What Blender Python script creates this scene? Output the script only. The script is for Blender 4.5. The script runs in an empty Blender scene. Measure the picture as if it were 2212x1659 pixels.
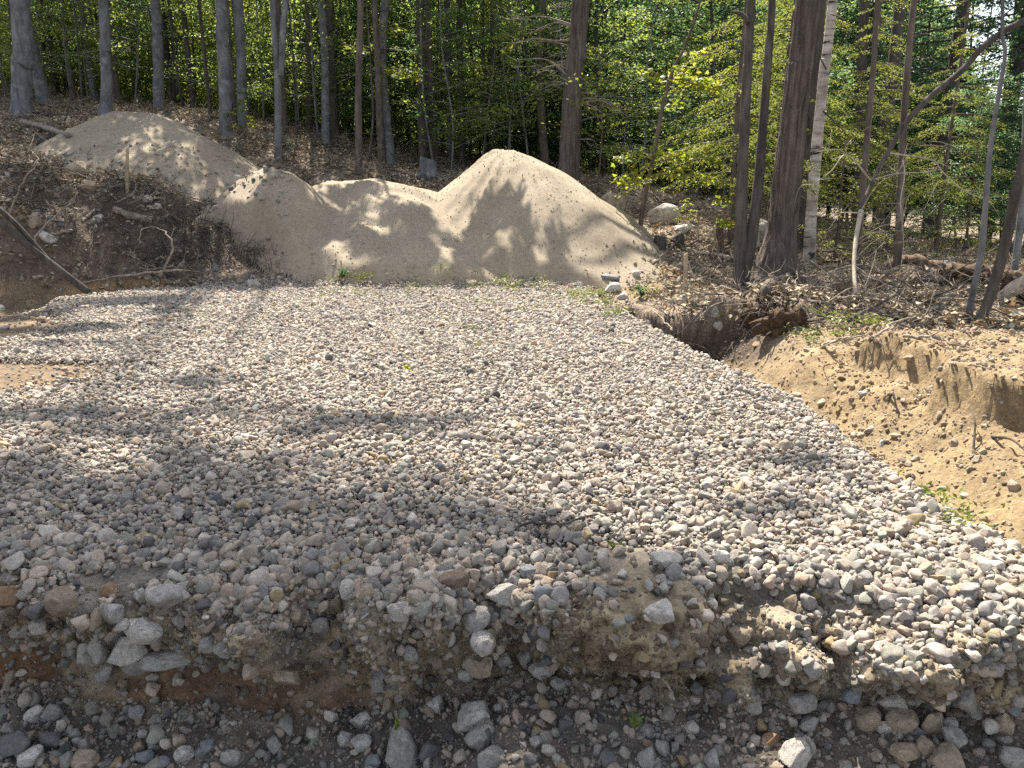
import bpy, math, random
import numpy as np
from mathutils import Vector, Matrix, Euler

rng = np.random.default_rng(7)
random.seed(7)
SC = bpy.context.scene
COL = SC.collection
PI = math.pi
# ------------------------------------------------------------------ camera model (used to turn photo measurements into metres)
CAM_H, PITCH, FPX = 1.2, math.radians(14.1), 1662.0
CS, SN = math.cos(PITCH), math.sin(PITCH)
CAM = np.array([0.0, 0.0, CAM_H])


def ray(px, py):
    u, v = (px - 1106) / FPX, (829.5 - py) / FPX
    return np.array([u, CS + v * SN, -SN + v * CS])


def PT(px, py, Y):
    d = ray(px, py)
    return CAM + d * (Y / d[1])


def project(p):
    q = np.asarray(p) - CAM
    zc = q[..., 1] * CS - q[..., 2] * SN
    yc = q[..., 1] * SN + q[..., 2] * CS
    return 1106 + FPX * q[..., 0] / zc, 829.5 - FPX * yc / zc, zc


# ------------------------------------------------------------------ noise
_perm = np.random.default_rng(3).permutation(512).astype(np.int64)
_val = np.random.default_rng(4).uniform(-1, 1, 512)


def _h(i, j, k):
    return _val[_perm[(_perm[(_perm[i & 511] + j) & 511] + k) & 511]]


def noise(x, y, z=0.0):
    x, y, z = np.broadcast_arrays(np.asarray(x, float), np.asarray(y, float), np.asarray(z, float))
    i, j, k = np.floor(x).astype(np.int64), np.floor(y).astype(np.int64), np.floor(z).astype(np.int64)
    fx, fy, fz = x - i, y - j, z - k
    fx, fy, fz = [f * f * f * (f * (f * 6 - 15) + 10) for f in (fx, fy, fz)]
    r = 0
    for a in (0, 1):
        for b in (0, 1):
            for c in (0, 1):
                w = (fx if a else 1 - fx) * (fy if b else 1 - fy) * (fz if c else 1 - fz)
                r = r + w * _h(i + a, j + b, k + c)
    return r


def fbm(x, y, z=0.0, o=4, g=0.5):
    r, a = 0, 1.0
    for q in range(o):
        r = r + a * noise(np.asarray(x) * 2 ** q + 17.3 * q, np.asarray(y) * 2 ** q + 5.1 * q, np.asarray(z) * 2 ** q + 9.7 * q)
        a *= g
    return r


def sst(a, b, x):
    t = np.clip((x - a) / (b - a), 0, 1)
    return t * t * (3 - 2 * t)


# ------------------------------------------------------------------ mesh / object helpers
def mesh_np(name, V, faces, mats=(), smooth=True, cols=None, attr='soil'):
    """faces: an (n,k) array or a list of such arrays / lists"""
    me = bpy.data.meshes.new(name)
    V = np.asarray(V, np.float32).reshape(-1, 3)
    if isinstance(faces, np.ndarray):
        faces = [faces]
    loops, starts, tot = [], [], 0
    for F in faces:
        F = np.asarray(F, np.int32)
        n, k = F.shape
        loops.append(F.ravel())
        starts.append(tot + np.arange(n, dtype=np.int32) * k)
        tot += n * k
    loops = np.concatenate(loops)
    starts = np.concatenate(starts)
    me.vertices.add(len(V))
    me.vertices.foreach_set('co', V.ravel())
    me.loops.add(len(loops))
    me.loops.foreach_set('vertex_index', loops)
    me.polygons.add(len(starts))
    me.polygons.foreach_set('loop_start', starts)
    me.update(calc_edges=True)
    me.validate()
    me.polygons.foreach_set('use_smooth', np.full(len(me.polygons), smooth, dtype=bool))
    if cols is not None:
        a = me.attributes.new(attr, 'FLOAT_COLOR', 'POINT')
        c = np.ones((len(V), 4), np.float32)
        c[:, :cols.shape[1]] = cols
        a.data.foreach_set('color', c.ravel())
    for m in mats:
        me.materials.append(m)
    return me


def obj(name, me, parent=None, loc=None):
    o = bpy.data.objects.new(name, me)
    COL.objects.link(o)
    if parent is not None:
        o.parent = parent
    if loc is not None:
        o.location = loc
    return o


def tag(o, label=None, cat=None, group=None, kind=None):
    if label:
        o['label'] = label
    if cat:
        o['category'] = cat
    if group:
        o['group'] = group
    if kind:
        o['kind'] = kind
    return o


def thing(name, label, cat, loc=(0, 0, 0), group=None):
    o = bpy.data.objects.new(name, None)
    COL.objects.link(o)
    o.location = loc
    o.empty_display_size = 0.2
    return tag(o, label, cat, group)


class MB:
    """collects vertices and faces"""
    def __init__(s):
        s.V, s.F, s.n = [], {}, 0

    def add(s, V, F):
        F = np.asarray(F, np.int64)
        s.V.append(np.asarray(V, float).reshape(-1, 3))
        s.F.setdefault(F.shape[1], []).append(F + s.n)
        s.n += len(s.V[-1])

    def mesh(s, name, mats, smooth=True):
        return mesh_np(name, np.concatenate(s.V), [np.concatenate(f) for f in s.F.values()], mats, smooth)


def smooth_path(pts, rad, n):
    """Catmull-Rom through pts (k,3) with radii"""
    P = np.asarray(pts, float)
    R = np.asarray(rad, float)
    k = len(P)
    if k == 2:
        t = np.linspace(0, 1, n)[:, None]
        return P[0] * (1 - t) + P[1] * t, R[0] * (1 - t[:, 0]) + R[1] * t[:, 0]
    Q = np.vstack([2 * P[0] - P[1], P, 2 * P[-1] - P[-2]])
    T = np.linspace(0, k - 1 - 1e-6, n)
    i = T.astype(int)
    f = (T - i)[:, None]
    a, b, c, d = Q[i], Q[i + 1], Q[i + 2], Q[i + 3]
    out = 0.5 * (2 * b + (c - a) * f + (2 * a - 5 * b + 4 * c - d) * f ** 2 + (3 * b - a - 3 * c + d) * f ** 3)
    return out, np.interp(T, np.arange(k), R)


def tube(mb, pts, rad, seg=8, n=None, rough=0.0, ridges=0, seed=0.0, wob=0.0):
    pts = np.asarray(pts, float)
    n = n or max(3, len(pts) * 4)
    P, R = smooth_path(pts, rad, n)
    if wob:
        s = np.arange(n) * 0.35 + seed
        P = P + wob * np.stack([noise(s, seed + 1), noise(s, seed + 7), noise(s, seed + 13) * 0.5], 1) * (sst(0, 3, np.arange(n)))[:, None]
    T = np.gradient(P, axis=0)
    T /= np.linalg.norm(T, axis=1)[:, None] + 1e-9
    ref = np.array([1.0, 0.02, 0.03]) if abs(T[0][0]) < 0.8 else np.array([0.03, 0.02, 1.0])
    A = np.cross(T, ref)
    A /= np.linalg.norm(A, axis=1)[:, None]
    B = np.cross(T, A)
    th = np.linspace(0, 2 * PI, seg, endpoint=False)
    rr = np.ones((n, seg))
    L = np.concatenate([[0], np.cumsum(np.linalg.norm(np.diff(P, axis=0), axis=1))])
    if rough:
        rr += rough * fbm(np.cos(th)[None, :] * 1.6 + seed, np.sin(th)[None, :] * 1.6 + seed, L[:, None] * 2.2, 3)
    if ridges:
        q = th[None, :] / (2 * PI) * ridges + 0.7 * noise(L[:, None] * 2.5, np.cos(th)[None, :] * 2 + seed, np.sin(th)[None, :] * 2)
        rr += 0.055 * (np.abs(((q % 1.0) * 2 - 1)) - 0.5) * 2 + 0.03 * noise(np.cos(th)[None] * 9, np.sin(th)[None] * 9, L[:, None] * 12)
    V = P[:, None, :] + (A[:, None, :] * np.cos(th)[None, :, None] + B[:, None, :] * np.sin(th)[None, :, None]) * (R[:, None] * rr)[:, :, None]
    idx = np.arange(n * seg).reshape(n, seg)
    a, b = idx[:-1], idx[1:]
    F = np.stack([a, np.roll(a, -1, 1), np.roll(b, -1, 1), b], -1).reshape(-1, 4)
    V = V.reshape(-1, 3)
    V = np.vstack([V, P[0], P[-1]])
    c0, c1 = n * seg, n * seg + 1
    r0, r1 = idx[0], idx[-1]
    C = np.concatenate([np.stack([np.full(seg, c0), np.roll(r0, -1), r0], -1), np.stack([np.full(seg, c1), r1, np.roll(r1, -1)], -1)])
    mb.add(V, F)
    mb.F.setdefault(3, []).append(C + mb.n - len(V))


_ico = {}


def ico(sub):
    if sub not in _ico:
        import bmesh
        bm = bmesh.new()
        bmesh.ops.create_icosphere(bm, subdivisions=sub, radius=1)
        _ico[sub] = (np.array([v.co[:] for v in bm.verts]), np.array([[v.index for v in f.verts] for f in bm.faces]))
        bm.free()
    return _ico[sub]


def rock_verts(seed, sub=3, cuts=9, rough=0.12, deep=(0.62, 0.95)):
    r = np.random.default_rng(seed)
    V, F = ico(sub)
    V = V * (1 + 0.22 * fbm(V[:, 0] * 0.9 + seed * 3.1, V[:, 1] * 0.9, V[:, 2] * 0.9, 2))[:, None]
    for _ in range(cuts):
        n = r.normal(size=3)
        n /= np.linalg.norm(n)
        d = r.uniform(*deep)
        s = V @ n - d
        V = V - np.where(s > 0, s * 0.9, 0)[:, None] * n
    V = V * (1 + rough * 0.5 * fbm(V[:, 0] * 3 + seed, V[:, 1] * 3, V[:, 2] * 3, 3))[:, None]
    return V / np.abs(V).max(0), F


# ------------------------------------------------------------------ materials
class NT:
    def __init__(s, name):
        s.m = bpy.data.materials.new(name)
        s.m.use_nodes = True
        s.t = s.m.node_tree
        s.t.nodes.clear()
        s.out = s.t.nodes.new('ShaderNodeOutputMaterial')

    def n(s, typ, **kw):
        nd = s.t.nodes.new(typ)
        for k, v in kw.items():
            if k == 'ins':
                for kk, vv in v.items():
                    if isinstance(vv, bpy.types.NodeSocket):
                        s.t.links.new(vv, nd.inputs[kk])
                    else:
                        nd.inputs[kk].default_value = vv
            else:
                setattr(nd, k, v)
        return nd

    def link(s, a, b):
        s.t.links.new(a, b)

    def coord(s, kind='Object'):
        return s.n('ShaderNodeTexCoord').outputs[kind]

    def noise(s, vec, scale, detail=6, rough=0.6, dist=0.0):
        return s.n('ShaderNodeTexNoise', ins={'Vector': vec, 'Scale': scale, 'Detail': detail, 'Roughness': rough, 'Distortion': dist}).outputs['Fac']

    def ramp(s, fac, stops, interp='LINEAR'):
        nd = s.n('ShaderNodeValToRGB', ins={'Fac': fac})
        cr = nd.color_ramp
        cr.interpolation = interp
        while len(cr.elements) < len(stops):
            cr.elements.new(0.5)
        for e, (p, c) in zip(cr.elements, stops):
            e.position = p
            e.color = (*c, 1) if len(c) == 3 else c
        return nd.outputs['Color']

    def mix(s, fac, a, b, blend='MIX'):
        nd = s.n('ShaderNodeMix', data_type='RGBA', blend_type=blend)
        for sock, v in ((nd.inputs[0], fac), (nd.inputs[6], a), (nd.inputs[7], b)):
            if isinstance(v, bpy.types.NodeSocket):
                s.t.links.new(v, sock)
            else:
                sock.default_value = v if not isinstance(v, tuple) or len(v) == 4 else (*v, 1)
        return nd.outputs[2]

    def math(s, op, a, b=0.0):
        nd = s.n('ShaderNodeMath', operation=op)
        for i, v in enumerate((a, b)):
            if isinstance(v, bpy.types.NodeSocket):
                s.t.links.new(v, nd.inputs[i])
            else:
                nd.inputs[i].default_value = v
        return nd.outputs[0]

    def bump(s, h, strength, dist, normal=None):
        nd = s.n('ShaderNodeBump', ins={'Height': h, 'Strength': strength, 'Distance': dist})
        if normal is not None:
            s.link(normal, nd.inputs['Normal'])
        return nd.outputs['Normal']

    def pbr(s, color, rough=0.9, normal=None, spec=0.3):
        nd = s.n('ShaderNodeBsdfPrincipled')
        for k, v in (('Base Color', color), ('Roughness', rough), ('Specular IOR Level', spec)):
            if isinstance(v, bpy.types.NodeSocket):
                s.link(v, nd.inputs[k])
            else:
                nd.inputs[k].default_value = (*v, 1) if isinstance(v, tuple) else v
        if normal is not None:
            s.link(normal, nd.inputs['Normal'])
        s.link(nd.outputs[0], s.out.inputs['Surface'])
        return s.m


def m_soil(name, fine=60, b=0.02, speck=(0.55, 0.5, 0.44), speckamt=0.5, sscale=45):
    t = NT(name)
    co = t.coord()
    at = t.n('ShaderNodeAttribute', attribute_name='soil')
    n1 = t.noise(co, 2.2, 5)
    n2 = t.noise(co, 14, 8, 0.7)
    n3 = t.noise(co, fine, 6, 0.7)
    c = t.mix(1.0, at.outputs['Color'], t.ramp(n1, [(0.3, (0.72, 0.72, 0.72)), (0.7, (1.2, 1.18, 1.15))]), 'MULTIPLY')
    c = t.mix(1.0, c, t.ramp(n2, [(0.3, (0.6, 0.6, 0.6)), (0.7, (1.3, 1.3, 1.3))]), 'MULTIPLY')
    c = t.mix(1.0, c, t.ramp(n3, [(0.3, (0.6, 0.6, 0.6)), (0.72, (1.45, 1.42, 1.4))]), 'MULTIPLY')
    vo = t.n('ShaderNodeTexVoronoi', ins={'Vector': co, 'Scale': sscale, 'Randomness': 1.0})
    sp = t.ramp(vo.outputs['Distance'], [(0.12, (1, 1, 1)), (0.24, (0, 0, 0))])
    pick = t.ramp(vo.outputs['Color'], [(0.72, (0, 0, 0)), (0.78, (1, 1, 1))], 'CONSTANT')
    f = t.math('MULTIPLY', t.math('MULTIPLY', sp, pick), speckamt)
    c = t.mix(f, c, speck)
    nm = t.bump(n2, 0.8, b)
    nm = t.bump(n3, 0.7, b * 0.35, nm)
    ro = t.math('SUBTRACT', 1.0, t.math('MULTIPLY', at.outputs['Alpha'], 0.0))
    wet = t.n('ShaderNodeAttribute', attribute_name='wet')
    ro = t.math('SUBTRACT', 0.95, t.math('MULTIPLY', wet.outputs['Fac'], 0.5))
    return t.pbr(c, ro, nm)


def m_stone(name, source):
    """source: 'INSTANCER' tint attribute, or the object's own colour"""
    t = NT(name)
    co = t.coord()
    if source == 'INSTANCER':
        base = t.n('ShaderNodeAttribute', attribute_name='tint', attribute_type='INSTANCER').outputs['Color']
        k = 1.0
    else:
        base = t.n('ShaderNodeObjectInfo').outputs['Color']
        k = 1.0
    n1 = t.noise(co, 1.6 * k, 6, 0.65)
    n2 = t.noise(co, 9 * k, 6, 0.75)
    n3 = t.noise(co, 28 * k, 4, 0.8)
    c = t.mix(1.0, base, t.ramp(n1, [(0.3, (0.7, 0.7, 0.7)), (0.7, (1.2, 1.17, 1.13))]), 'MULTIPLY')
    c = t.mix(1.0, c, t.ramp(n2, [(0.32, (0.68, 0.68, 0.7)), (0.68, (1.25, 1.25, 1.22))]), 'MULTIPLY')
    if source != 'INSTANCER':
        c = t.mix(1.0, c, t.ramp(n3, [(0.34, (0.55, 0.55, 0.57)), (0.5, (1, 1, 1)), (0.7, (1.35, 1.33, 1.3))]), 'MULTIPLY')
        dirt = t.ramp(t.noise(co, 2.4, 5, 0.7), [(0.5, (0, 0, 0)), (0.68, (0.75, 0.75, 0.75))])
        c = t.mix(dirt, c, (0.13, 0.105, 0.075))
    nm = t.bump(n2, 0.55, 0.12 * (0.04 if source == 'INSTANCER' else 0.09))
    nm = t.bump(n3, 0.5, 0.004, nm)
    return t.pbr(c, 0.88, nm, 0.25)


def m_sand():
    t = NT('sand')
    co = t.coord()
    n1 = t.noise(co, 1.3, 5)
    n2 = t.noise(co, 22, 6, 0.7)
    n3 = t.noise(co, 90, 4, 0.7)
    c = t.ramp(n1, [(0.3, (0.26, 0.218, 0.164)), (0.7, (0.335, 0.287, 0.222))])
    c = t.mix(1.0, c, t.ramp(n2, [(0.3, (0.78, 0.77, 0.75)), (0.7, (1.12, 1.12, 1.1))]), 'MULTIPLY')
    c = t.mix(1.0, c, t.ramp(n3, [(0.3, (0.66, 0.65, 0.64)), (0.7, (1.25, 1.25, 1.25))]), 'MULTIPLY')
    vo = t.n('ShaderNodeTexVoronoi', ins={'Vector': co, 'Scale': 26.0})
    sp = t.ramp(vo.outputs['Distance'], [(0.13, (1, 1, 1)), (0.22, (0, 0, 0))])
    pick = t.ramp(vo.outputs['Color'], [(0.74, (0, 0, 0)), (0.8, (1, 1, 1))], 'CONSTANT')
    c = t.mix(t.math('MULTIPLY', t.math('MULTIPLY', sp, pick), 0.6), c, (0.16, 0.14, 0.12))
    nm = t.bump(n2, 0.4, 0.004)
    nm = t.bump(n3, 0.4, 0.003, nm)
    return t.pbr(c, 0.95, nm, 0.15)


def m_bark(name, a, b, dark, sx=22.0, sz=2.2, bump=0.03, lichen=None):
    t = NT(name)
    mp = t.n('ShaderNodeMapping', ins={'Vector': t.coord(), 'Scale': (sx, sx, sz)}).outputs[0]
    n1 = t.noise(mp, 1.0, 7, 0.7, 0.6)
    n2 = t.noise(t.coord(), 3.5, 5, 0.6)
    c = t.ramp(n1, [(0.28, dark), (0.5, a), (0.72, b)])
    c = t.mix(1.0, c, t.ramp(n2, [(0.3, (0.7, 0.7, 0.7)), (0.7, (1.2, 1.2, 1.2))]), 'MULTIPLY')
    if lichen:
        f = t.ramp(t.noise(t.coord(), 5.0, 6, 0.7), [(0.55, (0, 0, 0)), (0.66, (0.7, 0.7, 0.7))])
        c = t.mix(f, c, lichen)
    return t.pbr(c, 0.93, t.bump(n1, 0.8, bump), 0.2)


def m_birch():
    t = NT('birch_bark')
    co = t.coord()
    mp = t.n('ShaderNodeMapping', ins={'Vector': co, 'Scale': (3.0, 3.0, 19.0)}).outputs[0]
    n1 = t.noise(mp, 1.0, 5, 0.65, 0.4)
    n2 = t.noise(co, 2.6, 4, 0.6)
    n3 = t.noise(co, 30, 4, 0.6)
    c = t.ramp(n1, [(0.37, (0.03, 0.027, 0.025)), (0.43, (0.4, 0.365, 0.32)), (0.7, (0.64, 0.6, 0.54))])
    scar = t.ramp(t.noise(t.n('ShaderNodeMapping', ins={'Vector': co, 'Scale': (3.4, 3.4, 3.6)}).outputs[0], 1.0, 3, 0.6), [(0.33, (0.95, 0.95, 0.95)), (0.38, (0, 0, 0))])
    c = t.mix(scar, c, (0.035, 0.03, 0.027))
    c = t.mix(1.0, c, t.ramp(n2, [(0.36, (0.45, 0.42, 0.39)), (0.62, (1.05, 1.05, 1.05))]), 'MULTIPLY')
    return t.pbr(c, 0.8, t.bump(n3, 0.4, 0.006), 0.25)


def m_leaf(name, cols, trans, tw=0.5, gloss=0.05):
    """cols: ramp over the random value of each leaf; trans: colour passed through it"""
    t = NT(name)
    g = t.n('ShaderNodeNewGeometry')
    oi = t.n('ShaderNodeObjectInfo').outputs['Random']
    k = len(cols)
    c = t.ramp(g.outputs['Random Per Island'], [(i / max(1, k - 1), x) for i, x in enumerate(cols)])
    tr = t.ramp(g.outputs['Random Per Island'], [(i / max(1, len(trans) - 1), x) for i, x in enumerate(trans)])
    c = t.mix(1.0, c, t.ramp(oi, [(0, (0.75, 0.8, 0.8)), (1, (1.2, 1.15, 1.0))]), 'MULTIPLY')
    d = t.n('ShaderNodeBsdfDiffuse', ins={'Color': c})
    l = t.n('ShaderNodeBsdfTranslucent', ins={'Color': tr})
    mx = t.n('ShaderNodeMixShader', ins={0: tw, 1: d.outputs[0], 2: l.outputs[0]})
    gl = t.n('ShaderNodeBsdfGlossy', ins={'Color': (0.8, 0.85, 0.9, 1), 'Roughness': 0.45})
    fr = t.n('ShaderNodeLayerWeight', ins={'Blend': 0.25})
    m2 = t.n('ShaderNodeMixShader', ins={0: t.math('MULTIPLY', fr.outputs['Fresnel'], gloss), 1: mx.outputs[0], 2: gl.outputs[0]})
    t.link(m2.outputs[0], t.out.inputs['Surface'])
    return t.m


M = {}
M['ground'] = m_soil('ground_soil', 55, 0.03)
M['bank'] = m_soil('bank_soil', 110, 0.012, (0.34, 0.32, 0.29), 0.85, 75)
M['stone_i'] = m_stone('gravel_stone', 'INSTANCER')
M['rock'] = m_stone('rock', 'OBJ')
M['sand'] = m_sand()
M['bark_grey'] = m_bark('grey_bark', (0.15, 0.15, 0.155), (0.24, 0.24, 0.245), (0.06, 0.058, 0.06), 9, 3.5, 0.012, (0.26, 0.27, 0.26))
M['bark_cedar'] = m_bark('cedar_bark', (0.115, 0.096, 0.084), (0.2, 0.172, 0.152), (0.03, 0.025, 0.022), 24, 1.6, 0.03)
M['bark_dark'] = m_bark('dark_bark', (0.08, 0.07, 0.062), (0.14, 0.125, 0.112), (0.03, 0.026, 0.023), 16, 2.4, 0.025)
M['bark_brown'] = m_bark('brown_bark', (0.125, 0.102, 0.085), (0.21, 0.178, 0.15), (0.045, 0.036, 0.03), 18, 2.4, 0.02)
M['dead_wood'] = m_bark('weathered_wood', (0.24, 0.2, 0.16), (0.38, 0.34, 0.29), (0.1, 0.08, 0.06), 30, 3, 0.008)
M['pale_wood'] = m_bark('pale_wood', (0.42, 0.36, 0.28), (0.55, 0.49, 0.4), (0.24, 0.19, 0.14), 30, 4, 0.006)
M['rot_wood'] = m_bark('rotten_wood', (0.13, 0.092, 0.062), (0.25, 0.185, 0.125), (0.035, 0.025, 0.02), 20, 3, 0.03)
M['birch'] = m_birch()
M['beech'] = m_leaf('beech_leaves', [(0.05, 0.09, 0.025), (0.08, 0.115, 0.03), (0.11, 0.13, 0.035)], [(0.24, 0.36, 0.08), (0.34, 0.44, 0.09), (0.46, 0.49, 0.11)], 0.55)
M['maple'] = m_leaf('maple_leaves', [(0.09, 0.14, 0.025), (0.14, 0.17, 0.03), (0.2, 0.17, 0.03)], [(0.27, 0.36, 0.04), (0.38, 0.43, 0.05), (0.46, 0.42, 0.06)], 0.5)
M['green'] = m_leaf('green_leaves', [(0.03, 0.07, 0.03), (0.045, 0.09, 0.032), (0.065, 0.11, 0.035)], [(0.12, 0.25, 0.11), (0.19, 0.33, 0.12), (0.29, 0.4, 0.13)], 0.53)
M['canopy'] = m_leaf('canopy_leaves', [(0.03, 0.06, 0.02), (0.05, 0.08, 0.024)], [(0.06, 0.14, 0.02), (0.1, 0.2, 0.03)], 0.4)
M['hemlock'] = m_leaf('hemlock_needles', [(0.05, 0.08, 0.025), (0.085, 0.115, 0.03), (0.12, 0.14, 0.035)], [(0.22, 0.28, 0.04), (0.34, 0.38, 0.06), (0.42, 0.43, 0.09)], 0.48)
M['spruce'] = m_leaf('spruce_needles', [(0.018, 0.04, 0.026), (0.03, 0.055, 0.035), (0.04, 0.065, 0.035)], [(0.02, 0.06, 0.03), (0.04, 0.09, 0.03)], 0.25)
M['litter'] = m_leaf('dead_leaves', [(0.14, 0.112, 0.086), (0.25, 0.205, 0.158), (0.36, 0.305, 0.24), (0.47, 0.415, 0.34)], [(0.1, 0.06, 0.03), (0.2, 0.13, 0.07)], 0.15, 0.0)
M['weed'] = m_leaf('weed_leaves', [(0.1, 0.15, 0.03), (0.15, 0.19, 0.04), (0.22, 0.2, 0.06)], [(0.15, 0.22, 0.03), (0.24, 0.27, 0.05)], 0.4)
tw = NT('cable_jacket')
M['cable'] = tw.pbr((0.55, 0.55, 0.52), 0.5)
tw = NT('stake_wood')
M['stake'] = m_bark('stake_wood', (0.36, 0.28, 0.19), (0.46, 0.37, 0.26), (0.22, 0.16, 0.1), 40, 3, 0.002)

# ------------------------------------------------------------------ terrain
ctrl = []
for px, py, Y in [(47, 255, 16), (228, 248, 16), (0, 228, 18), (487, 295, 16), (600, 352, 15.5), (775, 388, 15), (925, 378, 17), (1230, 402, 14.5), (1300, 440, 14),
                  (1430, 475, 13), (1385, 503, 12), (1640, 522, 12), (1750, 585, 10.5), (1690, 605, 9.3), (1605, 612, 9.2), (1936, 612, 9.3), (2100, 560, 13), (2212, 600, 10),
                  (2090, 700, 6.6), (2212, 735, 5.9), (1482, 652, 9.0), (400, 597, 10.2), (100, 430, 10.8), (100, 600, 9.8), (300, 432, 11.2), (450, 492, 11), (560, 560, 10.6),
                  (0, 335, 12.5), (60, 312, 14), (-150, 300, 12), (-150, 420, 10.5), (0, 470, 10.2), (-200, 600, 9.3), (250, 380, 12), (690, 600, 10.2), (180, 470, 10.5)]:
    ctrl.append(PT(px, py, Y))
for x, y, z in [(0, 2, 0), (-3, 2, 0), (3, 2, -0.03), (-2, 5, 0), (1, 5, 0), (-1, 8, 0), (-3, 8, 0), (3.5, 5, 0.02), (3.4, 3, -0.03), (5, 7, 0.1), (3.2, 7.2, 0.1), (6, 4, 0.08), (-5, 5, -0.03), (-5, 7.5, -0.03),
                (-7, 3, 0), (-4.6, 9.0, 0), (-4.9, 10.1, 0.0), (0, 10, 0.04), (-2, 10.2, 0.05), (1.5, 10.1, 0.02), (-12, 25, 4), (0, 26, 2.1), (9, 25, 0.3), (-24, 45, 6), (0, 46, 3), (20, 45, 0.4),
                (-9, 7, 0.6), (-11, 10, 2.0), (9, 10, 0.1), (12, 16, -0.1), (-3.5, 13.5, 0.8), (0, 13, 0.6), (9, 5, 0.1), (-60, 100, 9), (60, 100, 1), (0, 100, 5), (40, 20, 0), (-40, 20, 7), (30, 0, 0), (-30, 0, 2), (0, -20, 0)]:
    ctrl.append(np.array([x, y, z]))
ctrl = np.array(ctrl, float)


def _tps(r2):
    return np.where(r2 > 1e-9, r2 * np.log(np.maximum(r2, 1e-9)) * 0.5, 0)


_n = len(ctrl)
_A = np.zeros((_n + 3, _n + 3))
_d = ((ctrl[:, None, :2] - ctrl[None, :, :2]) ** 2).sum(-1)
_A[:_n, :_n] = _tps(_d) + np.eye(_n) * 0.02
_A[:_n, _n] = 1
_A[:_n, _n + 1:] = ctrl[:, :2]
_A[_n:, :_n] = _A[:_n, _n:].T
_w = np.linalg.solve(_A, np.concatenate([ctrl[:, 2], np.zeros(3)]))


def natural(x, y):
    x, y = np.asarray(x, float), np.asarray(y, float)
    sh = x.shape
    P = np.stack([x.ravel(), y.ravel()], 1)
    out = np.empty(len(P))
    for i in range(0, len(P), 20000):
        q = P[i:i + 20000]
        r2 = ((q[:, None] - ctrl[None, :, :2]) ** 2).sum(-1)
        out[i:i + 20000] = _tps(r2) @ _w[:_n] + _w[_n] + q @ _w[_n + 1:]
    return out.reshape(sh)


def xr(y):
    return np.interp(y, [1.5, 2.8, 4.43, 5.63, 9.2, 9.9], [1.75, 1.64, 1.64, 1.38, 0.94, 0.82])


def xl(y):
    return np.interp(y, [4.3, 4.55, 5.35, 5.6, 6.1, 6.4, 7.0, 8.0, 8.8, 9.4, 9.6], [-9, -2.55, -2.5, -4.6, -4.6, -3.65, -3.75, -4.5, -5.2, -4.7, -4.3])


def ye(x):
    x = np.asarray(x, float)
    return np.interp(x, [-4, -1.6, 0, 0.5, 1.2, 1.6, 2.4, 4], [2.42, 2.40, 2.37, 2.34, 2.2, 2.04, 1.9, 1.85]) + 0.045 * fbm(x * 2.3, 3.3, 0, 3)


def padmask(x, y):
    """1 on the gravel pad, falling to 0 outside over about 0.2 m"""
    w = 0.16 * fbm(x * 1.4, y * 1.4, 2.0, 3)
    d = np.minimum(np.minimum(xr(y) - x + w * 0.55, (x - xl(y + 0.09 * fbm(x * 1.6, y * .8, 7.0, 3) * (y > 4.0))) * 0.6 + w * 0.7), 9.55 + 0.1 * noise(x * 1.2, 5.0) - y + w)
    return sst(-0.12, 0.12, d), d


def ywall(x):
    return np.interp(x, [0.9, 1.0, 1.35, 1.7, 2.3, 2.65, 3.2], [8.6, 8.3, 7.6, 7.2, 6.95, 6.75, 5.9])


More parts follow.
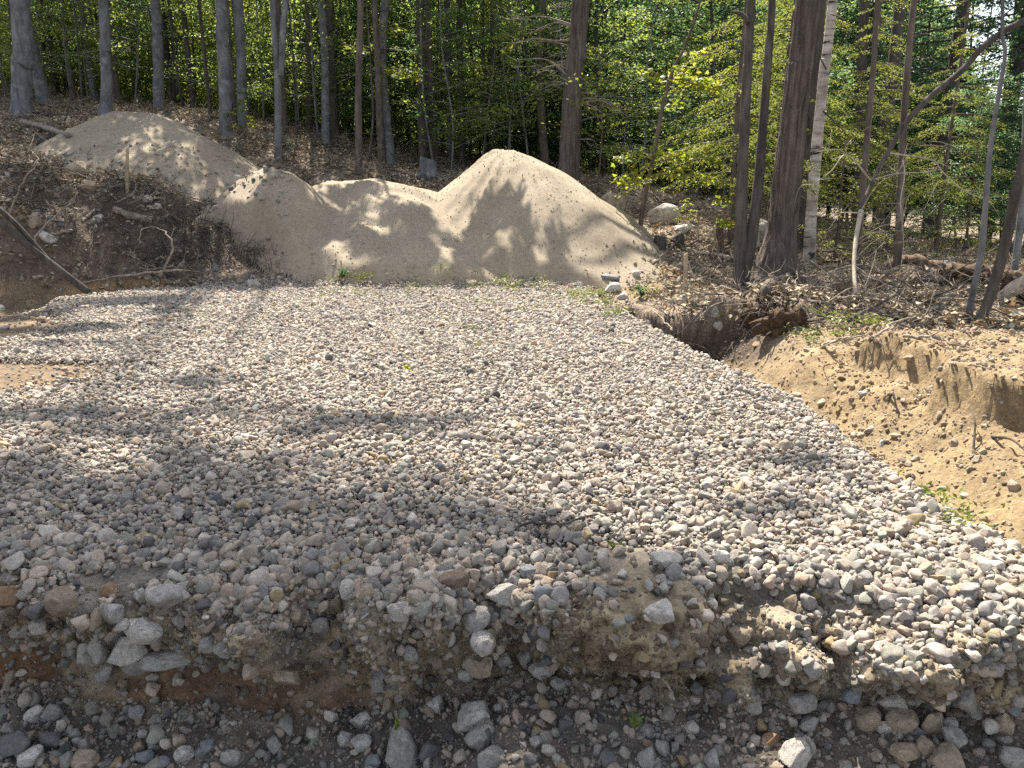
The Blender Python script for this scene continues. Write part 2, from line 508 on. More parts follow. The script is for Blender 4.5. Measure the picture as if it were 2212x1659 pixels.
def terrain(x, y):
    x, y = np.asarray(x, float), np.asarray(y, float)
    n = natural(x, y)
    pm, pd = padmask(x, y)
    wild = sst(9.6, 11.5, y) * 1.0
    wild = np.maximum(wild, sst(2.6, 3.6, x) * sst(5.2, 7.0, y))
    wild = np.maximum(wild, sst(-4.6, -6.0, x) * sst(8.6, 9.8, y))
    n = n + wild * (0.05 * fbm(x * 1.1, y * 1.1, 1, 4) + 0.02 * fbm(x * 5, y * 5, 3, 3))
    # the torn bank face on the left
    bk = sst(-3.2, -4.6, x) * sst(9.6, 10.1, y) * (1 - sst(11.2, 12.2, y))
    n = n + bk * (0.12 * fbm(x * 1.6, y * 1.6, 5, 4) + 0.03 * noise(x * 9, y * 9))
    z = n * (1 - pm) + pm * (0.012 * fbm(x * 0.9, y * 0.9, 0, 3))
    # mud hollows on the left
    mud = (1 - pm) * (1 - sst(-4.9, -2.6, -(-x) * 1.0)) * 1.0
    # ditch to the right of the pad
    s = x - xr(y)
    deep = np.interp(y, [1.7, 2.3, 3.0, 4.2, 7, 9], [0.08, 0.13, 0.23, 0.32, 0.42, 0.44])
    wid = np.interp(y, [2, 4, 6, 7.5], [1.0, 1.05, 1.0, 1.3]) + 0.12 * noise(y * 1.3, 8)
    prof = np.where(s < 0.34, sst(-0.02, 0.34, s), 1 - 0.93 * sst(0.5, 1.0, s / np.maximum(wid, .1)))
    prof = np.where(s / wid > 1.0, 0.07 * (1 - sst(1.0, 1.3, s / wid)), prof)
    inside = sst(0.05, -0.05, y - ywall(x) - 0.16 * fbm(x * 2.2, 1.0, 0, 3)) * (s > -0.02)
    jag = 0.03 * fbm(x * 4, y * 4, 7, 4) * sst(0.3, 0.8, s) * (1 - sst(2.2, 3.2, s))
    z = z - deep * prof * inside + jag * inside
    rs = sst(.45, .8, s) * sst(7.2, 6.4, y) * (y > 1.5)
    z = z + rs * (0.03 * fbm(x * 2.6, y * 2.6, 21, 3) + 0.016 * fbm(x * 9, y * 9, 22, 3))
    # little scarp in the sand on the right
    sx = 2.62 + 0.14 * fbm(y * 2.1, 2.0, 0, 3)
    sc = sst(sx - 0.035, sx + 0.035, x) * sst(2.5, 3.0, y) * (1 - sst(5.2, 5.8, y)) * (1 - sst(3.1, 4.4, x))
    z = z + 0.23 * sc
    # hummock with the torn root mass right of the hole
    hm = np.exp(-(((x - 2.65) / 0.42) ** 2 + ((y - 7.15) / 0.4) ** 2))
    z = z + 0.17 * hm + hm * 0.08 * fbm(x * 5, y * 5, 4, 3)
    z = z + .13 * np.exp(-((y - ywall(x) - .3) / .28) ** 2) * sst(1.0, 1.3, x) * (1 - sst(2.4, 2.9, x)) * (y > ywall(x) - .05) * (1 + .8 * fbm(x * 4, y * 4, 13, 3))
    # rough strip between the pad and the piles
    st = sst(9.5, 9.8, y) * (1 - sst(10.6, 11.2, y)) * sst(-3.6, -2.6, x) * (1 - sst(2.4, 3.4, x))
    z = z + st * (0.05 + 0.035 * fbm(x * 3, y * 3, 3, 4))
    z = z + 0.004 * noise(x * 23, y * 23)
    return z


def Gz(x, y):
    return float(terrain(np.array([x]), np.array([y]))[0])


def soil_colour(x, y, z):
    """soil colour at each place, with shade painted into the hole and pad gaps"""
    pm, pd = padmask(x, y)
    n = 0.5 + 0.5 * fbm(x * 1.3, y * 1.3, 9, 3)
    floor = np.array([0.2, 0.16, 0.122])[None] * (0.8 + 0.5 * n[:, None])
    c = floor
    sand = np.array([0.245, 0.183, 0.105])[None]
    dark = np.array([0.085, 0.066, 0.05])[None]
    mudc = np.array([0.165, 0.12, 0.075])[None]
    padc = np.array([0.10, 0.09, 0.078])[None]  # dark pad soil, darkened further to deepen the shade between stones
    wet = np.array([0.21, 0.15, 0.07])[None]
    s = x - xr(y)
    w = 0.35 * fbm(x * 1.1, y * 1.1, 4, 4)

    def over(c, col, f):
        return c * (1 - f[:, None]) + col * f[:, None]
    c = over(c, sand * (0.85 + 0.25 * n[:, None]), sst(0.2, 0.5, s) * sst(6.9, 5.6, y + w + 0.12 * (x - 3)))
    c = over(c, sand * 0.95, sst(9.3, 9.6, y) * sst(11.0, 10.5, y) * sst(-3.4, -2.4, x) * sst(3.2, 2.2, x))
    c = over(c, mudc * (0.8 + 0.3 * n[:, None]), sst(-1.5, -2.5, x) * sst(9.6 + 0.9, 9.2 + 0.9, y + w * 0.6) * sst(9.9, 9.6, y - 1.0 * sst(-4.2, -5, x)))
    c = over(c, dark * (0.8 + 0.8 * n[:, None]), sst(-2.2, -3.6, x) * sst(9.5, 10.0, y + w * 0.3) * sst(12.2, 11.2, y + w))
    c = over(c, dark * (0.9 + 0.8 * n[:, None]), sst(-4.0, -4.8, x) * sst(8.4, 9.2, y + w * .5) * sst(.03, .16, z + .1 * w) * sst(12.2, 11.2, y + w))
    c = over(c, np.array([0.26, 0.17, 0.08])[None], sst(-3.9, -4.4, x) * sst(-6.0, -5.2, x) * sst(9.5, 9.7, y) * sst(10.5, 10.2, y) * sst(.10, .03, z))
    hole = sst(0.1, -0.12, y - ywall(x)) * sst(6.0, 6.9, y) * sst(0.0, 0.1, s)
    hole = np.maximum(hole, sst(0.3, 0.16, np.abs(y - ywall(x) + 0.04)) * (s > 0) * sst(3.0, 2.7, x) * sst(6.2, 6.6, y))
    c = over(c, dark * .6, hole * sst(0.06, -0.1, z) * 0.9)  # shade in the hole and on its wall painted into the soil colour
    dl = sst(0.2, 0.3, s) * sst(0.8, 0.6, s + 0.06 * noise(y * 3, 1)) * sst(7.0, 6.6, y)
    c = over(c, wet, dl)
    c = over(c, padc, sst(-0.08, 0.05, pd))
    return np.clip(c, 0.01, 1), dl * 0.8


def grow(a, b, d0, d1, k):
    """spacing that grows outwards from a"""
    out, d = [a], d0
    while out[-1] < b:
        out.append(out[-1] + d)
        d = min(d * k, d1)
    return np.array(out)


gx = np.concatenate([-grow(5.6, 90, 0.06, 6, 1.06)[::-1], np.arange(-5.55, 5.56, 0.033), grow(5.6, 90, 0.06, 6, 1.06)])
gy = np.concatenate([np.arange(1.6, 4.0, 0.033), grow(4.0, 12.5, 0.033, 0.045, 1.003), grow(12.56, 140, 0.06, 6, 1.05)])
X, Yg = np.meshgrid(gx, gy)
Z = terrain(X, Yg)
NX, NY = len(gx), len(gy)
keep = (Yg > ye(X) + 0.08)
idx = np.arange(NX * NY).reshape(NY, NX)
kf = keep[:-1, :-1] & keep[1:, :-1] & keep[:-1, 1:] & keep[1:, 1:]
F = np.stack([idx[:-1, :-1], idx[:-1, 1:], idx[1:, 1:], idx[1:, :-1]], -1)[kf]
V = np.stack([X, Yg, Z], -1).reshape(-1, 3)
used = np.zeros(len(V), bool)
used[F.ravel()] = True
remap = np.cumsum(used) - 1
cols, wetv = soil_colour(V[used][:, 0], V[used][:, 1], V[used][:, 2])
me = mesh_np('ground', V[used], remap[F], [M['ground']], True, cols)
wa = me.attributes.new('wet', 'FLOAT', 'POINT')
wa.data.foreach_set('value', wetv.astype(np.float32))
tag(obj('ground', me), kind='structure')


def hit(px, py, tmax=60):
    d = ray(px, py)
    t = np.concatenate([np.arange(2.0, 16, 0.02), np.arange(16, tmax, 0.1)])
    P = CAM + d * t[:, None]
    below = P[:, 2] < surf(P[:, 0], P[:, 1])
    i = int(np.argmax(below)) if below.any() else len(t) - 1
    return P[i]


# ------------------------------------------------------------------ sand piles
SAND = [  # ridge points (px, py, Y), slope, rounding
    ('pile_a', [(275, 240, 14.3), (330, 247, 14.0), (405, 288, 13.5)], 0.66, 0.32),
    ('pile_b', [(556, 364, 11.5), (585, 371, 11.3)], 0.82, 0.15),
    ('pile_c', [(728, 393, 12.1), (800, 391, 12.0), (885, 408, 11.8)], 0.6, 0.34),
    ('pile_d', [(1098, 326, 12.3), (1142, 330, 12.2)], 0.69, 0.2),
]


def pile_h(k, x, y):
    nm, rp, sl, r0 = SAND[k]
    R = np.array([PT(*p) for p in rp])
    best = np.full(np.shape(x), -9.0)
    wx = x + 0.16 * fbm(x * 0.9, y * 0.9, 3 + k, 2)
    wy = y + 0.16 * fbm(x * 0.9 + 9, y * 0.9, 6 + k, 2)
    for a, b in zip(R[:-1], R[1:]):
        ab = b[:2] - a[:2]
        t = np.clip(((wx - a[0]) * ab[0] + (wy - a[1]) * ab[1]) / (ab @ ab), 0, 1)
        d = np.hypot(wx - a[0] - t * ab[0], wy - a[1] - t * ab[1])
        h = a[2] * (1 - t) + b[2] * t
        sd = np.sqrt(d * d + r0 * r0) - r0
        # slopes ease out at the toe
        best = np.maximum(best, h - sl * sd + 0.035 * np.maximum(sd - 1.5, 0) ** 2)
    ang = np.arctan2(y - R[0][1], x - R[0][0])
    front = np.interp(x, [-8.6, -6.6, -4.7, -3.45, -2.6, -1.5, 3.0], [13.6, 12.1, 11.25, 10.6, 10.1, 9.95, 9.9])
    best = best - np.interp(x, [-4, -2.4], [2.2, 1.0]) * np.maximum(front + 0.25 * fbm(x * 1.5, 4.0 + k, 0, 3) - y, 0)
    return best + 0.018 * fbm(x * 2.5, y * 2.5, 11 + k, 4) + 0.03 * noise(ang * 7, 3.0 + k, 0) + 0.014 * noise(ang * 19, 5.0 + k, y * .6) + 0.0025 * noise(x * 16, y * 16, k)


def surf(x, y):
    h = terrain(x, y)
    for k in range(4):
        h = np.maximum(h, pile_h(k, np.asarray(x, float), np.asarray(y, float)))
    return h


pile_labels = ['broad sand pile farthest up the slope by the grey tree trunks', 'sharp ridged sand pile between the dark bank and the low pile',
               'low flat topped sand pile in the dip between two taller piles', 'tall sunlit cone of sand in front of the rough barked snag']
for k in range(4):
    R = np.array([PT(*p) for p in SAND[k][1]])
    x0, x1 = R[:, 0].min() - 3.6, R[:, 0].max() + 3.6
    y0, y1 = R[:, 1].min() - 3.4, R[:, 1].max() + 3.4
    ax, ay = np.arange(x0, x1, 0.04), np.arange(y0, y1, 0.04)
    X, Yp = np.meshgrid(ax, ay)
    H = pile_h(k, X, Yp)
    T = terrain(X, Yp)
    other = np.full(X.shape, -9.0)
    for q in range(4):
        if q != k:
            other = np.maximum(other, pile_h(q, X, Yp))
    ok = (H > T - 0.06) & (H > other - 0.12)
    kf = ok[:-1, :-1] & ok[1:, :-1] & ok[:-1, 1:] & ok[1:, 1:]
    ii = np.arange(X.size).reshape(X.shape)
    F = np.stack([ii[:-1, :-1], ii[:-1, 1:], ii[1:, 1:], ii[1:, :-1]], -1)[kf]
    V = np.stack([X, Yp, H], -1).reshape(-1, 3)
    used = np.zeros(len(V), bool)
    used[F.ravel()] = True
    rm = np.cumsum(used) - 1
    me = mesh_np('sand_pile', V[used], rm[F], [M['sand']])
    tag(obj('sand_pile', me), pile_labels[k], 'sand pile', 'sand piles at the edge of the wood')

# ------------------------------------------------------------------ cut bank in front of the pad
bx = np.arange(-3.4, 3.6, 0.0115)
KEYS = 11


def bank_keys(x):
    e = ye(x)
    g = terrain(x, e + 0.12)
    toe = np.interp(x, [-3, -1.2, -0.7, -0.35, 0.1, 0.6, 1.1, 3], [-0.50, -0.50, -0.53, -0.50, -0.36, -0.37, -0.40, -0.42]) + 0.03 * fbm(x * 3, 1.0, 0, 3)
    lump = np.exp(-((x - 0.38) / 0.28) ** 4)
    und = np.interp(x, [-3, -0.5, 0, 3], [0.09, 0.08, 0.06, 0.06])
    K = [(e + 0.22, g - 0.008), (e + 0.06, g + 0.0 + lump * 0.01), (e - 0.04 - lump * .02, g - 0.035 + lump * 0.03), (e - 0.11 - lump * .05, g - 0.10 + lump * 0.05), (e - 0.14 - lump * .07, g - 0.19 + lump * 0.03), (e - 0.13 - lump * .05, g - 0.27),
         (e - 0.13 + und, (g - 0.27) * 0.35 + toe * 0.65), (e - 0.16 + und * 0.6, toe), (e - 0.30, toe - 0.055), (e - 0.75, toe - 0.12), (e - 7, toe - 0.1)]
    return np.array([[k[0] * np.ones_like(x), k[1] * np.ones_like(x)] for k in K])   # (KEYS,2,n)


BK = bank_keys(bx)
sv = np.concatenate([np.linspace(0, 2, 22, endpoint=False), np.linspace(2, 7, 96, endpoint=False), np.linspace(7, 9, 60, endpoint=False), np.linspace(9, 10, 26)])
i0 = np.minimum(sv.astype(int), KEYS - 2)
fr = (sv - i0)
fr = fr[:, None, None]
Q = np.concatenate([2 * BK[:1] - BK[1:2], BK, 2 * BK[-1:] - BK[-2:-1]])
a, b, c, d = Q[i0], Q[i0 + 1], Q[i0 + 2], Q[i0 + 3]
lin = b * (1 - fr) + c * fr
cat = 0.5 * (2 * b + (c - a) * fr + (2 * a - 5 * b + 4 * c - d) * fr ** 2 + (3 * b - a - 3 * c + d) * fr ** 3)
prof = np.where((sv < 7.6)[:, None, None], cat, lin)
BX = np.broadcast_to(bx, (len(sv), len(bx))).copy()
BY, BZ = prof[:, 0].copy(), prof[:, 1].copy()
SV = np.broadcast_to(sv[:, None], BX.shape)
am = sst(1.6, 3.2, SV) * (1 - 0.6 * sst(7.2, 8.2, SV))
Ly = BY + BZ
nb = 0.07 * fbm(BX * 3.2, BZ * 2.6, Ly * 2.0, 3) + 0.055 * fbm(BX * 9, BZ * 6, Ly * 6, 3) + 0.013 * fbm(BX * 30, BZ * 24, Ly * 18, 3)
tb = np.interp(bx, [-2, -0.6, -0.1, 3], [1, 0.8, 0.2, 0.1])[None] * sst(5.4, 5.9, SV) * sst(7.2, 6.9, SV)      # smooth clayey band low on the left
nb = nb * (1 - 0.6 * tb)
BULGE_LIT = np.zeros_like(BX)  # mask of bulging tan clods painted paler, light on the relief put into colour
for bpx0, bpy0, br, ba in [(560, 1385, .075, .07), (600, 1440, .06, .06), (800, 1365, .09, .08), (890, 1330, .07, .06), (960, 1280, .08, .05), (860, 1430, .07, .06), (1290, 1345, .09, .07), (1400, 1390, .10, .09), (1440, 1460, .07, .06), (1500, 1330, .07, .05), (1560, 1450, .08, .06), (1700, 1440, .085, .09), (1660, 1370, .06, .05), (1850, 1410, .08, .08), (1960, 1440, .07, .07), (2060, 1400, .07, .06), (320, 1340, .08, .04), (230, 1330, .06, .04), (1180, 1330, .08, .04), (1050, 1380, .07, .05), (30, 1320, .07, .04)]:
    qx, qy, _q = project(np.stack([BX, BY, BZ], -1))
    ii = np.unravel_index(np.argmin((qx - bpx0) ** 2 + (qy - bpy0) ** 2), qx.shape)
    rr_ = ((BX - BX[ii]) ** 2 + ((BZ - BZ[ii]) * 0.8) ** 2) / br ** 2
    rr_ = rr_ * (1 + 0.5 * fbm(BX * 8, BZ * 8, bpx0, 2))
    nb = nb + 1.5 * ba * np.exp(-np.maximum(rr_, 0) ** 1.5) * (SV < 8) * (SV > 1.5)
    BULGE_LIT = np.maximum(BULGE_LIT, np.exp(-np.maximum(rr_, 0) ** 2) * (ba > .045))
BY -= nb * am
BZ += nb * am * 0.45
BX += 0.012 * noise(BX * 14, BZ * 14, 4.4) * am
bidx = np.arange(BX.size).reshape(BX.shape)
F = np.stack([bidx[:-1, :-1], bidx[1:, :-1], bidx[1:, 1:], bidx[:-1, 1:]], -1).reshape(-1, 4)
BV = np.stack([BX, BY, BZ], -1)
wn = 0.5 + 0.5 * fbm(BX * 4, BZ * 5, 3, 3)
soilc = np.array([0.26, 0.215, 0.148]) * np.ones(BX.shape + (3,))
grit = np.array([0.18, 0.165, 0.14])
red = np.array([0.16, 0.09, 0.05])
floorc = np.array([0.12, 0.105, 0.088])
f = sst(0.35, 0.65, wn)[..., None]
bc = soilc * (1 - f) + grit * f
f = (sst(3.6, 2.6, SV) * (1 - 0.9 * np.exp(-((BX - 0.38) / 0.31) ** 2)))[..., None]
bc = bc * (1 - f) + np.array([0.17, 0.155, 0.135]) * f
f = (tb * sst(0.2, 0.75, wn + 0.22 + .5 * fbm(BX * 7, BZ * 9, 6, 3)))[..., None]
bc = bc * (1 - f) + red * f
f = (0.75 * np.exp(-((BX - 0.38) / 0.31) ** 2) * sst(1.5, 2.4, SV) * sst(5.5, 4.0, SV) * sst(0.2, 0.6, wn + 0.15))[..., None]
bc = bc * (1 - f) + np.array([0.19, 0.14, 0.085]) * f
f = (BULGE_LIT * sst(.15, .5, wn + .1) * .85)[..., None]
bc = bc * (1 - f) + np.array([0.34, 0.28, 0.19]) * f  # lighter tan painted on the bulges, as if they caught more light
f = sst(6.9, 7.4, SV)[..., None]
bc = bc * (1 - f) + floorc * f
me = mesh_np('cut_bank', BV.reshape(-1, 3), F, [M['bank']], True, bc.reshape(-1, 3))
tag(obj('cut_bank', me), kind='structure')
# normals of the sheet, for resting stones on it
du = np.gradient(BV, axis=1)
dv = np.gradient(BV, axis=0)
BN = np.cross(dv, du)
BN /= np.linalg.norm(BN, axis=-1)[..., None] + 1e-12
if BN[len(sv) - 5, 10, 2] < 0:
    BN = -BN
bpx, bpy_, bzc = project(BV)
bvis = ((CAM - BV) * BN).sum(-1) > 0


def bank_at(px, py):
    d = (bpx - px) ** 2 + (bpy_ - py) ** 2 + np.where(bvis, 0, 400)
    i = np.unravel_index(np.argmin(d), d.shape)
    return BV[i], BN[i], float(bzc[i])


# ------------------------------------------------------------------ scattering with geometry nodes (only for stuff nobody could count)
PROTO = {}


def proto_collection(name, meshes):
    c = bpy.data.collections.new(name)
    for m in meshes:
        c.objects.link(bpy.data.objects.new(m.name, m))
    PROTO[name] = c
    return c


def scatter(name, coll, P, R, S, tint, label=None, cat=None):
    P = np.asarray(P, np.float32)
    n = len(P)
    me = bpy.data.meshes.new(name)
    me.vertices.add(n)
    me.vertices.foreach_set('co', P.ravel())
    for nm, arr in (('rot', R), ('scl', S)):
        at = me.attributes.new(nm, 'FLOAT_VECTOR', 'POINT')
        at.data.foreach_set('vector', np.asarray(arr, np.float32).ravel())
    at = me.attributes.new('pick', 'INT', 'POINT')
    at.data.foreach_set('value', rng.integers(0, 1000, n).astype(np.int32))
    at = me.attributes.new('tint', 'FLOAT_COLOR', 'POINT')
    c4 = np.ones((n, 4), np.float32)
    c4[:, :3] = tint
    at.data.foreach_set('color', c4.ravel())
    o = obj(name, me)
    ng = bpy.data.node_groups.new(name + '_scatter', 'GeometryNodeTree')
    ng.interface.new_socket('Geometry', in_out='INPUT', socket_type='NodeSocketGeometry')
    ng.interface.new_socket('Geometry', in_out='OUTPUT', socket_type='NodeSocketGeometry')
    N, L = ng.nodes, ng.links
    gi, go = N.new('NodeGroupInput'), N.new('NodeGroupOutput')
    iop = N.new('GeometryNodeInstanceOnPoints')
    ci = N.new('GeometryNodeCollectionInfo')
    ci.inputs['Collection'].default_value = coll
    ci.inputs['Separate Children'].default_value = True
    ci.inputs['Reset Children'].default_value = True
    m2p = N.new('GeometryNodeMeshToPoints')
    L.new(gi.outputs[0], m2p.inputs[0])
    L.new(m2p.outputs[0], iop.inputs['Points'])
    L.new(ci.outputs[0], iop.inputs['Instance'])
    iop.inputs['Pick Instance'].default_value = True

    def attr(nm, ty):
        a = N.new('GeometryNodeInputNamedAttribute')
        a.data_type = ty
        a.inputs['Name'].default_value = nm
        return a.outputs['Attribute']
    L.new(attr('pick', 'INT'), iop.inputs['Instance Index'])
    L.new(attr('rot', 'FLOAT_VECTOR'), iop.inputs['Rotation'])
    L.new(attr('scl', 'FLOAT_VECTOR'), iop.inputs['Scale'])
    L.new(iop.outputs[0], go.inputs[0])
    md = o.modifiers.new('scatter', 'NODES')
    md.node_group = ng
    tag(o, label, cat, kind='stuff')
    return o


stone_meshes = []
for i in range(26):
    r = np.random.default_rng(100 + i)
    Vr, Fr = rock_verts(200 + i, 3, int(r.integers(9, 17)), 0.12, (0.42, 0.86))
    Vr = Vr * np.array([1.0, r.uniform(0.65, 0.92), r.uniform(0.52, 0.85)])
    stone_meshes.append(mesh_np('gravel_stone', Vr, Fr, [M['stone_i']]))
STONES = proto_collection('gravel_stones', stone_meshes)

TINTS = np.array([(0.40, 0.36, 0.32), (0.44, 0.385, 0.33), (0.36, 0.345, 0.33), (0.34, 0.345, 0.32), (0.29, 0.30, 0.27), (0.46, 0.43, 0.39), (0.25, 0.25, 0.255), (0.40, 0.33, 0.28), (0.13, 0.13, 0.14), (0.38, 0.31, 0.2), (0.52, 0.5, 0.47)])
TW = np.array([16, 15, 14, 12, 10, 10, 10, 8, 7, 2, 6], float)


def stone_tints(n, mul=1.0):
    t = TINTS[rng.choice(len(TINTS), n, p=TW / TW.sum())] * np.array([0.93, 0.885, 0.84])
    return t * rng.uniform(0.8, 1.2, (n, 1)) * mul


def jitter_grid(x0, x1, y0, y1, d):
    ax, ay = np.arange(x0, x1, d), np.arange(y0, y1, d * 0.87)
    X, Y = np.meshgrid(ax, ay)
    X = X + (np.arange(len(ay)) % 2)[:, None] * d / 2
    return (X + rng.uniform(-.42, .42, X.shape) * d).ravel(), (Y + rng.uniform(-.42, .42, X.shape) * d).ravel()


def in_view(x, y, z, m=120):
    px, py, zc = project(np.stack([x, y, z], -1))
    return (px > -m) & (px < 2212 + m) & (py > -m) & (py < 1659 + m) & (zc > 0.3)


def lay_stones(x, y, z, size, lift, flat=0.35):
    n = len(x)
    R = np.stack([rng.normal(0, flat, n), rng.normal(0, flat, n), rng.uniform(0, 2 * PI, n)], 1)
    S = size[:, None] * rng.uniform(0.85, 1.15, (n, 3))
    return np.stack([x, y, z + lift], 1), R, S


# pad gravel: a lower and an upper layer, the shoulder of the cut, the slope into the ditch
GP, GR, GS, GT = [], [], [], []
for layer, d in ((0, 0.0165), (1, 0.0212)):
    x, y = jitter_grid(-6.4, 2.6, 2.2, 10.0, d)
    k = np.interp(y, [2, 10], [1, 1])
    pm, pd = padmask(x, y)
    s = x - xr(y)
    okp = (pd > -0.03 - 0.3 * rng.random(len(x)) ** 4) | ((s > -0.1) & (s < 0.14 + 0.16 * rng.random(len(x)) ** 2 + 0.4 * rng.random(len(x)) ** 6 + 0.5 * sst(3.0, 2.2, y)) & (y < 7.6))
    okp |= (x < -2.2) & (pd < 0) & (pd > -.6) & (rng.random(len(x)) < .13 * np.exp(pd * 5)) & (y > 4.2) & (y < 9.6)
    okp &= (y > ye(x) + 0.03)
    lump = np.exp(-((x - 0.38) / 0.27) ** 4 - ((y - ye(x)) / 0.15) ** 2)
    okp &= rng.random(len(x)) > lump * 1.5
    x, y = x[okp], y[okp]
    z = terrain(x, y)
    v = in_view(x, y, z)
    x, y, z = x[v], y[v], z[v]
    sz = np.clip(rng.lognormal(math.log(0.0098), 0.42, len(x)), 0.004, 0.034)
    big = sst(3.6, 2.4, y)
    sz = sz * (1 + 0.15 * big)
    p, r, s_ = lay_stones(x, y, z, sz, (0.004 + 0.35 * sz) if layer == 0 else (0.010 + 0.55 * sz + 0.010 * rng.random(len(x))), 0.6)
    GP.append(p)
    GR.append(r)
    GS.append(s_)
    GT.append(stone_tints(len(x)))
# shoulder of the cut: stones lying on the sheet
def on_bank(n, lo, hi, dens=None):
    """random points on the sheet between two profile stations"""
    rows = np.where((sv >= lo) & (sv <= hi))[0]
    rr = rng.integers(rows[0], rows[-1], n * 3)
    cc = rng.integers(0, len(bx) - 1, n * 3)
    area = np.linalg.norm(np.cross(du[rr, cc], dv[rr, cc]), axis=1)
    ok = rng.random(n * 3) < area / np.quantile(area, 0.97)
    if dens is not None:
        ok &= rng.random(n * 3) < dens(BX[rr, cc], BZ[rr, cc], SV[rr, cc])
    rr, cc = rr[ok][:n], cc[ok][:n]
    fx = rng.random(len(rr))[:, None]
    P = BV[rr, cc] * (1 - fx) + BV[rr, cc + 1] * fx
    v = in_view(P[:, 0], P[:, 1], P[:, 2], 80)
    return P[v], BN[rr, cc][v]


P, N = on_bank(11000, 0.8, 4.3, lambda x, z, s: sst(3.7, 2.3, s + 1.3 * fbm(x * 4, s * 0.5, 0, 2)) * (1 - 0.93 * np.exp(-((x - 0.38) / 0.33) ** 2)) * 0.95)
sz = np.clip(rng.lognormal(math.log(0.0155), 0.38, len(P)), 0.007, 0.04)
GP.append(P + N * (sz * 0.35)[:, None])
GR.append(np.stack([rng.normal(0, 0.7, len(P)), rng.normal(0, 0.7, len(P)), rng.uniform(0, 6.28, len(P))], 1))
GS.append(sz[:, None] * rng.uniform(0.85, 1.15, (len(P), 3)))
GT.append(stone_tints(len(P), 0.95))
scatter('gravel', STONES, np.concatenate(GP), np.concatenate(GR), np.concatenate(GS), np.concatenate(GT), 'bed of grey and tan crushed stones covering the flat pad', 'gravel')

# pebbles: in the cut face, on the floor in front, on the sandy ground and along the toes of the piles
GP, GR, GS, GT = [], [], [], []


def pebs(P, N, sz, tint, sink=0.2):
    n = len(P)
    GP.append(P + N * (sz * sink)[:, None])
    GR.append(np.stack([rng.normal(0, 0.8, n), rng.normal(0, 0.8, n), rng.uniform(0, 6.28, n)], 1))
    GS.append(sz[:, None] * rng.uniform(0.85, 1.15, (n, 3)))
    GT.append(tint)


P, N = on_bank(9000, 2.6, 7.0, lambda x, z, s: (1 - .6 * np.exp(-((x - .38) / .3) ** 4)) * 0.25 + 0.75 * (1 - .6 * np.exp(-((x - .38) / .3) ** 4)) * sst(-0.1, 0.5, fbm(x * 5, z * 6, 2, 3)) * (1 - 0.93 * np.interp(x, [-2, -.6, -.1, 3], [1, .9, .2, 0]) * (s > 5.2)))
pebs(P, N, np.clip(rng.lognormal(math.log(0.0065), 0.55, len(P)), 0.003, 0.026), stone_tints(len(P), 0.85))
P, N = on_bank(26000, 6.9, 8.9, lambda x, z, s: 0.6 + 0.4 * sst(-0.2, 0.4, fbm(x * 4, s, 3, 2)))
pebs(P, N, np.clip(rng.lognormal(math.log(0.0055), 0.6, len(P)), 0.0025, 0.032), stone_tints(len(P), 0.8))
P, N = on_bank(1000, 6.9, 8.9)
pebs(P, N, np.clip(rng.lognormal(math.log(0.02), 0.3, len(P)), 0.012, 0.036), stone_tints(len(P), 0.85), 0.35)
# crumbs and clods of soil stuck to the face
P, N = on_bank(9000, 2.4, 7.1, lambda x, z, s: (0.3 + 0.7 * sst(-0.2, 0.4, fbm(x * 6, z * 7, 5, 3))) * (1 - .9 * np.interp(x, [-2, -.6, -.1, 3], [1, .85, .2, 0]) * (s > 5.3)))
lo = np.exp(-((P[:, 0] - 0.36) / 0.3) ** 2)
ct = np.array([0.20, 0.165, 0.12])[None] * rng.uniform(.65, 1.2, (len(P), 1)) * np.stack([1 + 0 * lo, 1 - .04 * lo, 1 - .12 * lo], 1)
pebs(P, N, np.clip(rng.lognormal(math.log(0.0075), 0.55, len(P)), 0.003, 0.03), ct, 0.0)
P, N = on_bank(700, 2.8, 6.8, lambda x, z, s: (0.15 + 0.85 * sst(0.0, 0.5, fbm(x * 4, z * 5, 8, 3))) * (1 - .8 * np.exp(-((x - .38) / .3) ** 4)))
pebs(P, N, np.clip(rng.lognormal(math.log(0.019), 0.3, len(P)), 0.012, 0.036), stone_tints(len(P), 1.1), 0.15)
P, N = on_bank(150, 4.0, 6.6)
pebs(P, N, np.clip(rng.lognormal(math.log(0.022), 0.25, len(P)), 0.014, 0.034), stone_tints(len(P), 0.85), 0.1)
# sandy ground on the right, wet ditch, mud on the left
x = rng.uniform(1.3, 5.4, 30000)
y = rng.uniform(2.0, 7.2, 30000)
s = x - xr(y)
k = (s > 0.1) & (rng.random(len(x)) < 0.3 + 0.7 * sst(0, 0.5, fbm(x * 2, y * 2, 3, 3))) & (y > ye(x) + 0.05)
x, y = x[k], y[k]
z = terrain(x, y)
UP = np.array([0, 0, 1.0])
sandt = np.array([0.34, 0.26, 0.165])
pebs(np.stack([x, y, z], 1), UP, np.clip(rng.lognormal(math.log(0.0075), 0.55, len(x)), 0.003, 0.034), stone_tints(len(x)) * 0.5 + sandt * 0.45 * rng.uniform(.8, 1.2, (len(x), 1)))
x = rng.uniform(1.6, 5.0, 9000)
y = rng.uniform(2.0, 6.8, 9000)
s = x - xr(y)
k = (s > .5) & (rng.random(len(x)) < .1 + .9 * sst(.0, .5, fbm(x * 2.4, y * 2.4, 31, 3))) & (y > ye(x) + .05)
x, y = x[k], y[k]
pebs(np.stack([x, y, terrain(x, y)], 1), UP, np.clip(rng.lognormal(math.log(0.012), 0.5, len(x)), 0.004, 0.045), np.array([.27, .195, .122]) * rng.uniform(.75, 1.2, (len(x), 1)), -0.1)
x = rng.uniform(1.35, 2.6, 2600)
y = rng.uniform(1.8, 3.0, 2600)
